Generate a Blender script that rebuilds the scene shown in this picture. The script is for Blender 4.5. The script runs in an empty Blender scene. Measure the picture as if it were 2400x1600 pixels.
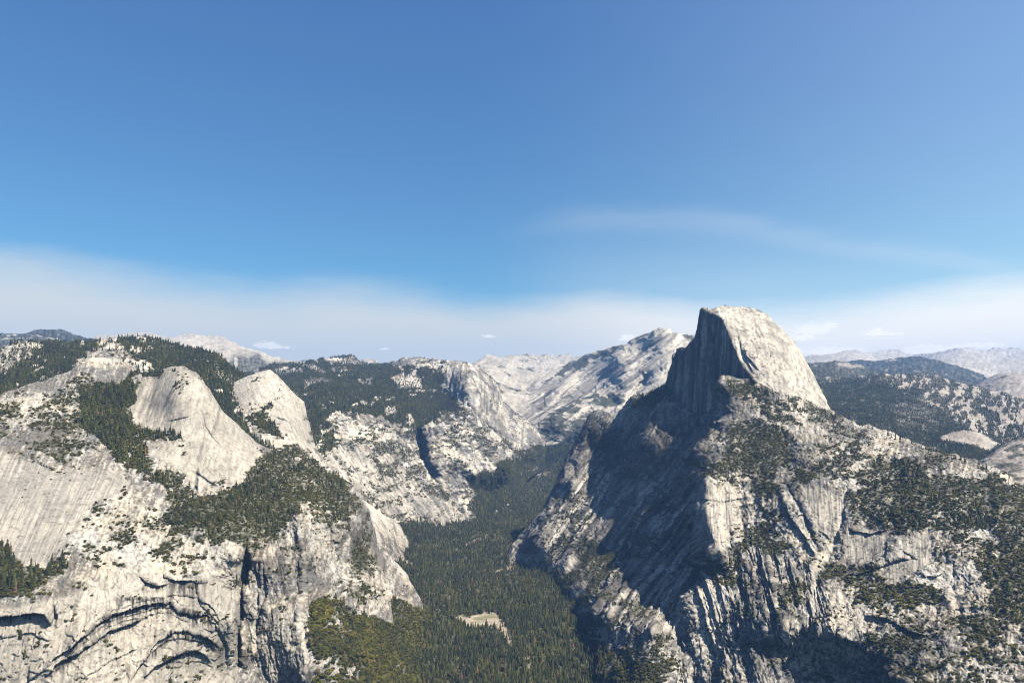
import bpy, math, random
import numpy as np
random.seed(7); RNG = np.random.default_rng(11)
sc = bpy.context.scene
COL = sc.collection
F = 1733.0; PITCH = math.atan(130/F); CZ = 985.0
cp, sp = math.cos(PITCH), math.sin(PITCH)
R = math.radians

# ---------------------------------------------------------------- camera
cam = bpy.data.objects.new('camera', bpy.data.cameras.new('camera'))
COL.objects.link(cam); sc.camera = cam
cam.data.sensor_width = 36; cam.data.lens = 36*F/2400
cam.location = (0, 0, CZ); cam.rotation_euler = (math.pi/2+PITCH, 0, 0)
cam.data.clip_start = 1; cam.data.clip_end = 200000

# sight line of a surveyed point: bearing/elevation -> world, at forward distance D
def world(px, py, D):
    u = (np.asarray(px, float)-1200)/F; v = (800-np.asarray(py, float))/F
    y = cp-v*sp; z = sp+v*cp
    return u/y*D, np.broadcast_to(D, np.shape(u/y)).astype(float), CZ+z/y*D
def Dz(px, py, z):
    v = (800-py)/F
    return (z-CZ)*(cp-v*sp)/(sp+v*cp)
def Z(px, py, z): return (px, py, Dz(px, py, z))

# ---------------------------------------------------------------- noise
_P = RNG.permutation(256).astype(np.int32); _P = np.concatenate([_P, _P, _P])
_G = RNG.normal(size=(256, 3)); _G /= np.linalg.norm(_G, axis=1)[:, None]; _G = _G.astype(np.float32)
def perlin(x, y, z):
    xi = np.floor(x).astype(np.int32); yi = np.floor(y).astype(np.int32); zi = np.floor(z).astype(np.int32)
    xf = (x-xi).astype(np.float32); yf = (y-yi).astype(np.float32); zf = (z-zi).astype(np.float32)
    xi &= 255; yi &= 255; zi &= 255
    f = lambda t: t*t*t*(t*(t*6-15)+10)
    u, v, w = f(xf), f(yf), f(zf)
    def g(dx, dy, dz):
        h = _P[_P[_P[xi+dx]+yi+dy]+zi+dz] & 255
        G = _G[h]
        return G[..., 0]*(xf-dx)+G[..., 1]*(yf-dy)+G[..., 2]*(zf-dz)
    a = g(0,0,0); a += u*(g(1,0,0)-a); b = g(0,1,0); b += u*(g(1,1,0)-b)
    c = g(0,0,1); c += u*(g(1,0,1)-c); d = g(0,1,1); d += u*(g(1,1,1)-d)
    a += v*(b-a); c += v*(d-c)
    return (a+w*(c-a))*1.5
def fbm(P, wl, octs=4, gain=.5, seed=0., ridged=False):
    s = 0; a = 1.; t = 0.
    for o in range(octs):
        k = 2.03**o/wl; q = seed*7.31+o*13.7
        n = perlin(P[0]*k+q, P[1]*k+q*1.7+3.1, P[2]*k-q)
        if ridged: n = 1-2.2*np.abs(n)
        s = s+n*a; t += a; a *= gain
    return s/t
def sstep(a, b, x):
    t = np.clip((x-a)/(b-a), 0, 1); return t*t*(3-2*t)

# ---------------------------------------------------------------- plane geometry helpers
def seg_dist(PX, PY, pts, closed=False):
    d = np.full(PX.shape, 1e9); T = np.zeros(PX.shape); n = len(pts)
    for i in range(n if closed else n-1):
        ax, ay = pts[i]; bx, by = pts[(i+1) % n]
        dx, dy = bx-ax, by-ay
        t = np.clip(((PX-ax)*dx+(PY-ay)*dy)/(dx*dx+dy*dy+1e-9), 0, 1)
        e = np.hypot(PX-ax-t*dx, PY-ay-t*dy)
        m = e < d; d = np.where(m, e, d); T = np.where(m, (i+t)/(n-1 if not closed else n), T)
    return d, T
def inside(PX, PY, pts):
    c = np.zeros(PX.shape, bool); n = len(pts)
    for i in range(n):
        ax, ay = pts[i]; bx, by = pts[(i+1) % n]
        if ay == by: continue
        m = ((ay > PY) != (by > PY)) & (PX < (bx-ax)*(PY-ay)/(by-ay)+ax)
        c ^= m
    return c
def pmask(S, pts, feather=14, warp=14):
    PX = S.PX+S.wx*warp; PY = S.PY+S.wy*warp
    d, _ = seg_dist(PX, PY, pts, True)
    d = np.where(inside(PX, PY, pts), d, -d)
    return sstep(-feather*.5, feather*.5, d)

def tps(pts, PX, PY):
    pts = np.array(pts, float); s = 1/500.
    X = pts[:, :2]*s; V = 1000./pts[:, 2]
    def U(r2): return np.where(r2 > 1e-12, r2*np.log(r2+1e-12), 0)
    n = len(X)
    K = U(((X[:, None]-X[None])**2).sum(2))+np.eye(n)*2e-4
    Pm = np.c_[np.ones(n), X]
    A = np.block([[K, Pm], [Pm.T, np.zeros((3, 3))]])
    w = np.linalg.solve(A, np.r_[V, np.zeros(3)])
    out = w[n]+w[n+1]*PX*s+w[n+2]*PY*s
    for i in range(n):
        out = out+w[i]*U((PX*s-X[i, 0])**2+(PY*s-X[i, 1])**2)
    return 1000./np.clip(out, .02, 2)

class Sheet: pass
SHEETS = {}
def build_sheet(name, sky, bottom, ctrl, step=2.0, steps=(), ribs=(), rnd=(0, 10), displace=None, paint=None, back=1.0, matname='granite', sname=None, reshape=None, rmask=None):
    """A landform: the visible flank from crest to foot surveyed as bearings + distances, then its back slope."""
    S = Sheet(); S.name = name
    sky = np.array(sky, float); bottom = np.array(bottom, float)
    cx0, cx1 = sky[0, 0], sky[-1, 0]
    if cx1 >= 2400: sky = np.vstack([sky, [cx1+400, sky[-1, 1]+50]]); bottom = np.vstack([bottom, [cx1+400, bottom[-1, 1]+20]])
    if cx0 <= 0: sky = np.vstack([[cx0-400, sky[0, 1]+30], sky]); bottom = np.vstack([[cx0-400, bottom[0, 1]+20], bottom])
    x0, x1 = sky[0, 0], sky[-1, 0]
    nx = int((x1-x0)/step)+1; xs = np.linspace(x0, x1, nx)
    top = np.interp(xs, sky[:, 0], sky[:, 1]); bot = np.interp(xs, bottom[:, 0], bottom[:, 1])
    bot = np.maximum(bot, top+2)
    ny = int((bot-top).max()/step)+1
    t = np.linspace(0, 1, ny)
    S.PX = np.repeat(xs[None], ny, 0); S.PY = top[None]+(bot-top)[None]*t[:, None]
    D = tps(ctrl, np.clip(S.PX, cx0, cx1), S.PY)
    mpp = float(np.median(D))/F; S.wx = fbm((S.PX*mpp, S.PY*mpp, 0*S.PX), 60*mpp, 4, .6, 3.3)*2; S.wy = fbm((S.PX*mpp, S.PY*mpp, 0*S.PX), 60*mpp, 4, .6, 8.1)*2
    if reshape: D = reshape(S, D)
    D = D+rnd[0]*np.exp(-(S.PY-top[None])/rnd[1])*(rmask(S) if rmask else 1)
    Dm = float(np.median(D)); S.Dm = Dm; mpp = Dm/F; S.mpp = mpp
    U0 = (S.PX*mpp, S.PY*mpp, 0*S.PX)
    S.UV = U0
    for pts, amp, w, *wp in steps:          # roofs and ledges: rock above the line stands proud
        wp = wp[0] if wp else 5
        pts = np.array(pts, float)
        PXw = S.PX
        yl = np.interp(PXw, pts[:, 0], pts[:, 1])+S.wy*wp
        d = yl-S.PY
        e = sstep(pts[0, 0], pts[0, 0]+18, PXw)*sstep(pts[-1, 0], pts[-1, 0]-18, PXw)
        D = D-amp*e*np.where(d > 0, np.exp(-d/w), np.exp(d/1.2))
    for pts, amp, w, *wp in ribs:           # buttresses (+) and gullies (-)
        wp = wp[0] if wp else 5
        d, T = seg_dist(S.PX+S.wx*wp, S.PY+S.wy*wp, pts)
        e = np.sin(np.clip(T*.92+.04, 0, 1)*math.pi)**.5
        D = D-amp*e*np.exp(-(d/w)**2)
    S.D = D
    X, Y, Zz = world(S.PX, S.PY, D); P = np.stack([X, Y, Zz])
    def normals(P):
        du = np.gradient(P, axis=2); dv = np.gradient(P, axis=1)
        n = np.cross(du, dv, axisa=0, axisb=0)
        n /= np.linalg.norm(n, axis=2)[..., None]+1e-9
        n = np.moveaxis(n, 2, 0)
        s = np.sign(-(n[0]*P[0]+n[1]*P[1]+n[2]*(P[2]-CZ)))
        return n*s
    N = normals(P); S.N0 = N; S.P0 = P
    S.veg_t = np.zeros(S.PX.shape); S.veg_s = np.zeros(S.PX.shape)
    S.h = displace(S) if displace else 0*X
    # blend the displacement direction so cliffs are carved sideways and slopes upwards
    P = P+N*S.h[None]
    S.P = P; S.N = normals(P); S.slope = S.N[2]
    base = paint(S)
    # ---- mesh with back slope
    rows = [P]
    crest = P[:, 0, :]
    ex = []
    dirx = crest[0]/crest[1]
    for dd, dz in ((25, 8), (80, 45), (220, 170), (500, 420), (900, 800)):
        dd *= back; dz *= back
        nn = fbm((crest[0], crest[1]+dd, crest[2]), 90, 3)*12*min(1, dd/60)
        ex.append(np.stack([crest[0]+dirx*dd, crest[1]+dd, crest[2]-dz+nn])[:, None, :])
    full = np.concatenate([*ex[::-1], P], axis=1)
    nb = len(ex)
    colr = np.concatenate([np.repeat(base[:, 0:1], nb, 1), base], axis=1)
    H, W = full.shape[1:]
    me = bpy.data.meshes.new(name)
    idx = np.arange(H*W).reshape(H, W)
    q = np.stack([idx[:-1, :-1], idx[1:, :-1], idx[1:, 1:], idx[:-1, 1:]], -1).reshape(-1, 4)
    me.vertices.add(H*W); me.vertices.foreach_set('co', full.reshape(3, -1).T.astype(np.float32).ravel())
    me.loops.add(q.size); me.loops.foreach_set('vertex_index', q.astype(np.int32).ravel())
    me.polygons.add(len(q)); me.polygons.foreach_set('loop_start', np.arange(0, q.size, 4, dtype=np.int32))
    me.update(calc_edges=True)
    ca = me.color_attributes.new('Col', 'FLOAT_COLOR', 'POINT')
    cc = np.concatenate([colr.reshape(3, -1).T, np.ones((H*W, 1))], 1).astype(np.float32)
    ca.data.foreach_set('color', cc.ravel())
    me.materials.append(MAT[matname])
    o = bpy.data.objects.new(name, me); COL.objects.link(o)
    o['kind'] = 'structure'
    S.obj = o; SHEETS[sname or name] = S
    return S

# ---------------------------------------------------------------- materials
MAT = {}
def nodes(name):
    m = bpy.data.materials.new(name); m.use_nodes = True
    nt = m.node_tree; nt.nodes.clear()
    out = nt.nodes.new('ShaderNodeOutputMaterial'); MAT[name] = m
    return m, nt, out
def mk_granite(name, s1, s2, bump, lo=.78, hi=1.2):
    m, nt, out = nodes(name); N = nt.nodes.new; L = nt.links.new
    b = N('ShaderNodeBsdfPrincipled'); b.inputs['Roughness'].default_value = .9
    b.inputs['Specular IOR Level'].default_value = .15
    at = N('ShaderNodeAttribute'); at.attribute_name = 'Col'
    geo = N('ShaderNodeNewGeometry')
    mp = N('ShaderNodeMapping'); mp.inputs['Scale'].default_value = (1, 1, .45)
    L(geo.outputs['Position'], mp.inputs['Vector'])
    n1 = N('ShaderNodeTexNoise'); n1.inputs['Scale'].default_value = 1/s1; n1.inputs['Detail'].default_value = 5; n1.inputs['Roughness'].default_value = .65
    n2 = N('ShaderNodeTexNoise'); n2.inputs['Scale'].default_value = 1/s2; n2.inputs['Detail'].default_value = 4; n2.inputs['Roughness'].default_value = .7
    L(mp.outputs[0], n1.inputs['Vector']); L(mp.outputs[0], n2.inputs['Vector'])
    r = N('ShaderNodeMapRange'); r.inputs[1].default_value = .3; r.inputs[2].default_value = .7; r.inputs[3].default_value = lo; r.inputs[4].default_value = hi
    L(n1.outputs['Fac'], r.inputs[0])
    mx = N('ShaderNodeVectorMath'); mx.operation = 'SCALE'
    L(at.outputs['Color'], mx.inputs[0]); L(r.outputs[0], mx.inputs['Scale'])
    L(mx.outputs[0], b.inputs['Base Color'])
    bp = N('ShaderNodeBump'); bp.inputs['Strength'].default_value = .8; bp.inputs['Distance'].default_value = bump
    L(n2.outputs['Fac'], bp.inputs['Height']); L(bp.outputs[0], b.inputs['Normal'])
    L(b.outputs[0], out.inputs[0])
mk_granite('granite', 14, 7, 3.0)
mk_granite('granite_far', 60, 45, 12.0, .85, 1.15)
mk_granite('forest_floor', 12, 8, 2.0)

def mk_leaf(name, ramp, rough=.85):
    m, nt, out = nodes(name); N = nt.nodes.new; L = nt.links.new
    b = N('ShaderNodeBsdfPrincipled'); b.inputs['Roughness'].default_value = rough
    b.inputs['Specular IOR Level'].default_value = .2
    oi = N('ShaderNodeObjectInfo'); cr = N('ShaderNodeValToRGB'); cr.color_ramp.interpolation = 'LINEAR'
    els = cr.color_ramp.elements
    while len(els) > 1: els.remove(els[0])
    els[0].position = ramp[0][0]; els[0].color = (*ramp[0][1], 1)
    for p, c in ramp[1:]:
        e = els.new(p); e.color = (*c, 1)
    L(oi.outputs['Random'], cr.inputs[0])
    geo = N('ShaderNodeNewGeometry'); n = N('ShaderNodeTexNoise'); n.inputs['Scale'].default_value = .4
    L(geo.outputs['Position'], n.inputs['Vector'])
    r = N('ShaderNodeMapRange'); r.inputs[1].default_value = .3; r.inputs[2].default_value = .7; r.inputs[3].default_value = .7; r.inputs[4].default_value = 1.35
    L(n.outputs['Fac'], r.inputs[0])
    mx = N('ShaderNodeVectorMath'); mx.operation = 'SCALE'
    n2 = N('ShaderNodeTexNoise'); n2.inputs['Scale'].default_value = 1/170; n2.inputs['Detail'].default_value = 4; L(geo.outputs['Position'], n2.inputs['Vector'])
    r2 = N('ShaderNodeMapRange'); r2.inputs[1].default_value = .42; r2.inputs[2].default_value = .66; L(n2.outputs['Fac'], r2.inputs[0])
    ty = N('ShaderNodeMix'); ty.data_type = 'RGBA'; ty.blend_type = 'MULTIPLY'; L(r2.outputs[0], ty.inputs[0]); L(cr.outputs[0], ty.inputs[6]); ty.inputs[7].default_value = (1.55, 1.45, 1.05, 1)
    L(ty.outputs[2], mx.inputs[0]); L(r.outputs[0], mx.inputs['Scale'])
    L(mx.outputs[0], b.inputs['Base Color']); L(b.outputs[0], out.inputs[0])
mk_leaf('needles', [(0, (.017, .024, .010)), (.40, (.030, .036, .014)), (.80, (.054, .057, .020)), (.95, (.075, .085, .030)), (.975, (.10, .07, .045)), (1, (.13, .085, .06))])
mk_leaf('shrub_leaves', [(0, (.030, .031, .010)), (.5, (.056, .057, .014)), (.85, (.082, .080, .018)), (1, (.10, .078, .035))])
mk_leaf('bark', [(0, (.10, .07, .05)), (1, (.16, .12, .09))])

# ---------------------------------------------------------------- sculpting vocabulary
def C(*c): return np.array(c)[:, None, None]
PALE = C(.52, .475, .40); GREY = C(.165, .153, .136); DARK = C(.024, .024, .026); TAN = C(.50, .42, .32)
SCRUB = C(.038, .040, .016); SOIL = C(.12, .10, .07)
def mixc(a, b, m): return a+(b-a)*m[None] if np.ndim(m) == 2 else a+(b-a)*m
def rot(S, ang, sx, sy, seed=0):
    """coordinates on the rock face turned by ang degrees (0 = along +x, 90 = straight down), stretched"""
    a = R(ang); u, v, _ = S.UV
    p = u*math.cos(a)+v*math.sin(a); q = -u*math.sin(a)+v*math.cos(a)
    return (q/sx, p/sy, np.zeros_like(u)+seed*5.37)
def streak(S, ang, wq, wp, octs=4, seed=0, ridged=False, warp=.0):
    q, p, s = rot(S, ang, wq, wp, seed)
    return fbm((q+S.wx*warp, p, s), 1., octs, .55, seed, ridged)
def rough(S, big=1, mid=1, fine=1, big_wl=260):
    P = S.P0
    return (fbm(P, big_wl, 2, .5, 1)*26*big + fbm(P, 90, 4, .55, 2, True)*11*mid + fbm(P, 26, 3, .6, 5, True)*3.4*fine)
def terr(n, K, w=.22):
    q = n*K; f = np.floor(q); return f+sstep(1-w, 1, q-f)
def flakes(S, wl, K, ang=90, asp=1.6, seed=0):
    """exfoliation sheets: stepped relief with crisp lower edges"""
    q, p, s = rot(S, ang, wl, wl*asp, seed); n = fbm((q+S.wx*.3, p+S.wy*.3, s), 1., 3, .45, seed+.5)
    return terr(n-(S.UV[1]/(wl*4.)), K, .18)+(S.UV[1]/(wl*4.))*K
def granite(S, shade=.5, seed=0, lichen=.5, ang=100):
    """weathered granite: pale faces, grey lichen patches, dark joints"""
    m = S.mpp
    n1 = fbm(S.P0, 260, 4, .6, seed+4); n2 = streak(S, ang, 7*m, 34*m, 4, seed+5, False, .35); n3 = fbm(S.P0, 9*m, 3, .6, seed+9)
    t = n1*1.0+n2*.8+n3*.6
    c = mixc(PALE*np.ones((3,)+S.PX.shape), GREY, sstep(-.32, .36, t+shade-.5))
    w_ = fbm(S.P0, 120, 3, .6, seed+14); c = c*np.stack([1+.12*w_, 1+0*w_, 1-.18*w_])
    r1 = streak(S, ang, 9*m, 46*m, 3, seed+6, True, .5); r2 = streak(S, ang+75, 8*m, 30*m, 3, seed+7, True, .6)
    c = mixc(c, DARK, lichen*np.clip(sstep(.70, .86, r1)*.9+sstep(.76, .90, r2)*.8, 0, 1)*sstep(-.35, .15, n3+n1))
    c = mixc(c, DARK, lichen*sstep(.30, .52, n3)*.7)
    return np.clip(c*(1+.45*fbm(S.P0, 2.5*m, 2, .6, seed+2))[None], .012, .62)
def crevices(S, c, k=1., lo=.62, hi=.9, wl=45):
    r = fbm(S.P0, wl, 4, .6, 5.5, True)+.12*fbm(S.P0, 4*S.mpp, 2, .6, 6.5)
    return mixc(c, DARK, np.clip(sstep(lo, hi, r)*k, 0, 1))
def joints(S, c, ang, wq, wp, k, seed, lo=.80, hi=.93, mask=1.):
    r = streak(S, ang, wq, wp, 3, seed, True, .25)
    return mixc(c, DARK, np.clip(sstep(lo, hi, r)*k*mask, 0, 1))
def vegetate(S, c, regions, clump=26):
    U = (S.UV[0]*.55, S.UV[1]*1.25, S.UV[2]); n = fbm(U, clump*S.mpp*2, 4, .6, 21)*.9+fbm(U, 9*S.mpp, 3, .65, 22)*.65
    for pts, t, s, *fe in regions:
        m = pmask(S, pts, (fe[0] if fe else 26)*2.5, 24 if not fe or fe[0] > 12 else 9) if pts is not None else np.ones(S.PX.shape)
        def lim(d): return sstep(-.12, .12, n*1.25-(.62-1.25*d*m))*sstep(.02, .3, m) if d < .98 else (.3+.7*sstep(-.30, 0, n))*sstep(-.12, .12, n-(.62-1.4*m))
        S.veg_t = np.maximum(S.veg_t, lim(t)*min(1, t+.2) if t > 0 else 0)
        S.veg_s = np.maximum(S.veg_s, lim(s)*min(1, s+.35) if s > 0 else 0)
    return c
def clear(S, pts, fe=12, k=1, warp=10):
    m = pmask(S, pts, fe, warp)*k; S.veg_t *= 1-m; S.veg_s *= 1-m; return m
def undergrowth(S, c, kt=.85, ks=.75):
    n = .5+.5*fbm(S.UV, 7*S.mpp, 2, .5, 31)
    c = mixc(c, SOIL*.55+SCRUB*.45, np.clip(S.veg_t*kt*(.6+n*.6), 0, 1))
    return mixc(c, SCRUB, np.clip(S.veg_s*ks*(.5+n*.8), 0, 1))

# ================================================================= LANDFORMS
# ---- smooth slab, granite dome, arched cliff and column on the left
A_sky = [(-60,945),(0,926),(64,906),(122,885),(168,869),(190,850),(217,838),(260,838),(300,850),(344,888),(383,865),(400,861),(420,860),(434,861),(459,872),(477,890),(497,925),(523,962),(548,985),(587,1020),(605,1037),
 (638,1052),(675,1060),(712,1068),(763,1095),(799,1125),(820,1138),(849,1170),(862,1195),(871,1227),(880,1269),(919,1310),(935,1332),(951,1352),(968,1384),(983,1409),(992,1428),(1030,1460),(1090,1500)]
A_bot = [(-60,1650),(1090,1650)]
A_ctrl = [(-60,945,2700),(0,926,2750),(122,885,2980),(200,846,3150),(260,838,3300),(300,850,3250),(250,900,3000),(60,980,2600),(0,1050,2380),(100,1100,2330),(0,1200,2170),(120,1320,2060),(0,1290,2080),
 (60,1350,1990),(160,1330,2030),(0,1400,1930),(150,1390,1965),(-60,1420,1880),(0,1460,1895),(100,1460,1915),(0,1640,1850),(200,1640,1880),(-60,1640,1840),
 (330,900,2930),(344,888,3000),(250,1000,2680),(300,1100,2440),(200,1150,2300),(250,1250,2190),(330,1300,2150),(350,1340,2120),(250,1340,2080),(200,1400,2000),(350,1420,2070),(350,1640,1990),
 (383,865,2980),(420,860,2940),(459,872,2930),(410,930,2770),(350,960,2830),(340,1000,2690),(420,1000,2670),(490,960,2760),(548,985,2880),(560,1060,2640),(587,1020,2900),(605,1037,2900),
 (370,1037,2600),(430,1038,2610),(430,1100,2530),(520,1130,2500),(600,1100,2620),(430,1150,2440),(470,1250,2290),(560,1200,2400),(560,1265,2290),(500,1300,2235),(450,1420,2140),(550,1310,2235),(540,1450,2150),(500,1640,2080),(555,1640,2120),
 (578,1330,2335),(566,1450,2275),(560,1600,2195),(610,1330,2330),(600,1450,2270),(610,1640,2190),
 (638,1052,2980),(712,1068,3000),(763,1095,3000),(650,1150,2640),(650,1260,2430),(700,1200,2520),(700,1300,2400),(680,1450,2270),(700,1640,2180),(740,1420,2370),
 (799,1125,3020),(849,1170,3060),(790,1180,2760),(780,1300,2600),(850,1350,2720),(871,1227,3020),(880,1269,3040),(840,1440,2560),(919,1467,2720),(912,1396,2820),(919,1310,3120),(951,1352,3160),
 Z(992,1428,55),Z(983,1445,60),Z(780,1440,310),Z(850,1500,210),Z(950,1480,80),Z(750,1640,190),Z(850,1640,110),Z(950,1580,30),Z(1030,1460,-5),Z(1000,1640,-5),Z(1090,1500,-60),Z(1090,1650,-60)]
A_steps = [([(-60,1452),(0,1445),(40,1442),(80,1435),(105,1440),(118,1462),(125,1480)],30,14,2),
 ([(150,1535),(180,1505),(210,1475),(250,1445),(300,1428),(370,1412),(400,1410),(420,1428),(450,1440),(485,1440),(505,1460),(520,1500),(525,1520)],20,16,3),
 ([(100,1590),(130,1560),(180,1532),(215,1500),(260,1478),(300,1468),(340,1445)],14,12,4),
 ([(300,1600),(330,1560),(370,1500),(410,1480),(440,1478),(470,1485),(500,1505),(520,1520)],13,12,3),
 ([(330,1590),(370,1560),(400,1542),(430,1526),(455,1522),(480,1535),(500,1560)],16,14,3),
 ([(320,1350),(330,1352),(345,1365),(375,1373),(395,1367),(405,1355)],12,10,2),
 ([(380,1345),(410,1362),(450,1362),(490,1360)],14,10,3),
 ([(215,1412),(222,1400),(228,1408)],10,8,1),
 ([(385,988),(410,982),(440,975),(452,968),(462,980)],9,9,1),
 ([(60,1073),(85,1076),(100,1088),(120,1096),(145,1098)],9,10,2),
 ([(560,1058),(575,1055),(590,1048)],9,8,1)]
_a1 = [(150,1535),(180,1505),(210,1475),(250,1445),(300,1428),(370,1412),(400,1410),(420,1428),(450,1440),(485,1440),(505,1460),(520,1500)]
A_steps = [(p, a*.9, w*(2.0 if p[0][1] > 1400 else 1.5), *r) for p, a, w, *r in A_steps]
A_steps += [([(x+4, y+dy) for x, y in _a1[:9]], 5, 22, 5) for dy in (-13, 12, 24)]+[([(380,1395),(430,1392),(470,1400),(500,1425),(525,1470)], 8, 30, 4),([(340,1540),(390,1500),(440,1494),(480,1502),(515,1532)], 6, 26, 4),([(60,1600),(110,1560),(170,1515),(200,1480)], 9, 30, 5),([(-60,1500),(60,1480),(130,1500)], 5, 30, 8),([(180,1600),(260,1545),(330,1520)], 6, 26, 6)]
A_ribs = [([(575,1265),(574,1330),(563,1420),(556,1480),(558,1560)],-70,7,2),
 ([(548,1300),(547,1400),(540,1500),(545,1600)],22,9,3),([(606,1290),(605,1400),(602,1520),(650,1640)],-12,4,4),([(618,1320),(622,1400),(600,1480)],-14,4,4),
 ([(470,955),(480,1000),(500,1030),(520,1048)],-9,3,1),([(400,900),(370,950),(330,995)],-5,5,3),([(415,930),(390,965),(372,1000)],-4,4,3),
 ([(458,1100),(455,1130),(452,1165)],-25,6,3),([(460,1110),(490,1130),(515,1145)],-10,3,2),
 ([(700,1180),(706,1250),(712,1330),(705,1420),(700,1500)],22,9,6),([(745,1180),(790,1300),(800,1400)],-24,9,8),([(735,1190),(765,1260),(782,1330),(800,1410)],14,6,6),
 ([(850,1210),(845,1280),(838,1340),(840,1400)],-26,11,6),([(872,1240),(880,1330),(884,1400),(900,1460)],16,7,4),([(900,1300),(915,1380),(960,1410)],-12,6,4),
 ([(300,1560),(290,1600)],-9,5,2),([(125,1420),(128,1450),(120,1470)],-14,4,1),([(370,1420),(360,1500)],-8,3,2),([(458,1368),(470,1420),(510,1465),(525,1510)],-12,4,3)]
slab = [(-60,1040),(0,1050),(60,1085),(110,1102),(150,1105),(230,1100),(290,1110),(300,1140),(262,1160),(215,1180),(190,1225),(150,1270),(130,1310),(60,1325),(30,1300),(0,1265),(-60,1240)]
domeA = [(320,930),(383,865),(420,858),(459,870),(500,925),(560,990),(612,1045),(590,1085),(540,1110),(470,1090),(440,1060),(430,1035),(340,1000),(300,960)]
lowslab = [(330,1060),(400,1040),(470,1050),(590,1070),(610,1100),(540,1150),(450,1130),(400,1090)]
arch = [(-60,1440),(150,1400),(260,1350),(320,1340),(440,1360),(540,1340),(570,1300),(560,1440),(555,1650),(-60,1650)]
colm = [(580,1280),(650,1240),(700,1190),(800,1180),(880,1270),(992,1428),(920,1467),(740,1425),(720,1650),(560,1650),(560,1440)]
talus = [(721,1419),(759,1400),(800,1420),(840,1447),(880,1455),(919,1467),(908,1400),(930,1398),(960,1415),(1000,1430),(1110,1500),(1110,1660),(735,1660),(745,1560),(722,1500)]
def A_disp(S):
    S.mslab = pmask(S, slab, 22, 8); S.mdome = pmask(S, domeA, 20, 5); S.mlow = pmask(S, lowslab, 20, 6)
    S.march = pmask(S, arch, 16, 6); S.mcol = pmask(S, colm, 16, 6); S.mtal = pmask(S, talus, 16, 6)
    sm = np.clip(np.maximum(S.mslab*.93, np.maximum(S.mdome*.88, np.maximum(S.mlow*.85, np.maximum(S.march*.75, S.mtal*.6)))), 0, 1)
    h = rough(S, .5, .55, .8)*(1-sm)
    h += (1-sm)*flakes(S, 60, 5, 100, 1.4, 3)*2.2+S.march*flakes(S, 70, 4, 115, 2, 4)*3.5+S.mlow*flakes(S, 60, 3, 100, 2, 5)*1.6
    h += S.mslab*(streak(S, 118, 9, 260, 4, 3)*1.6)+S.mdome*(streak(S, 108, 14, 160, 4, 4, True)*1.2+fbm(S.P0, 150, 2, .5, 6)*7)
    h += S.mlow*streak(S, 95, 10, 120, 3, 5)*2
    h += S.march*(streak(S, 118, 26, 260, 4, 8, True, .4)*4.5+streak(S, 95, 9, 120, 3, 9)*1.2)
    h += S.mcol*(streak(S, 80, 17, 150, 4, 11, True, .5)*8+streak(S, 72, 40, 260, 3, 12, False, .5)*12)
    return h
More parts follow.
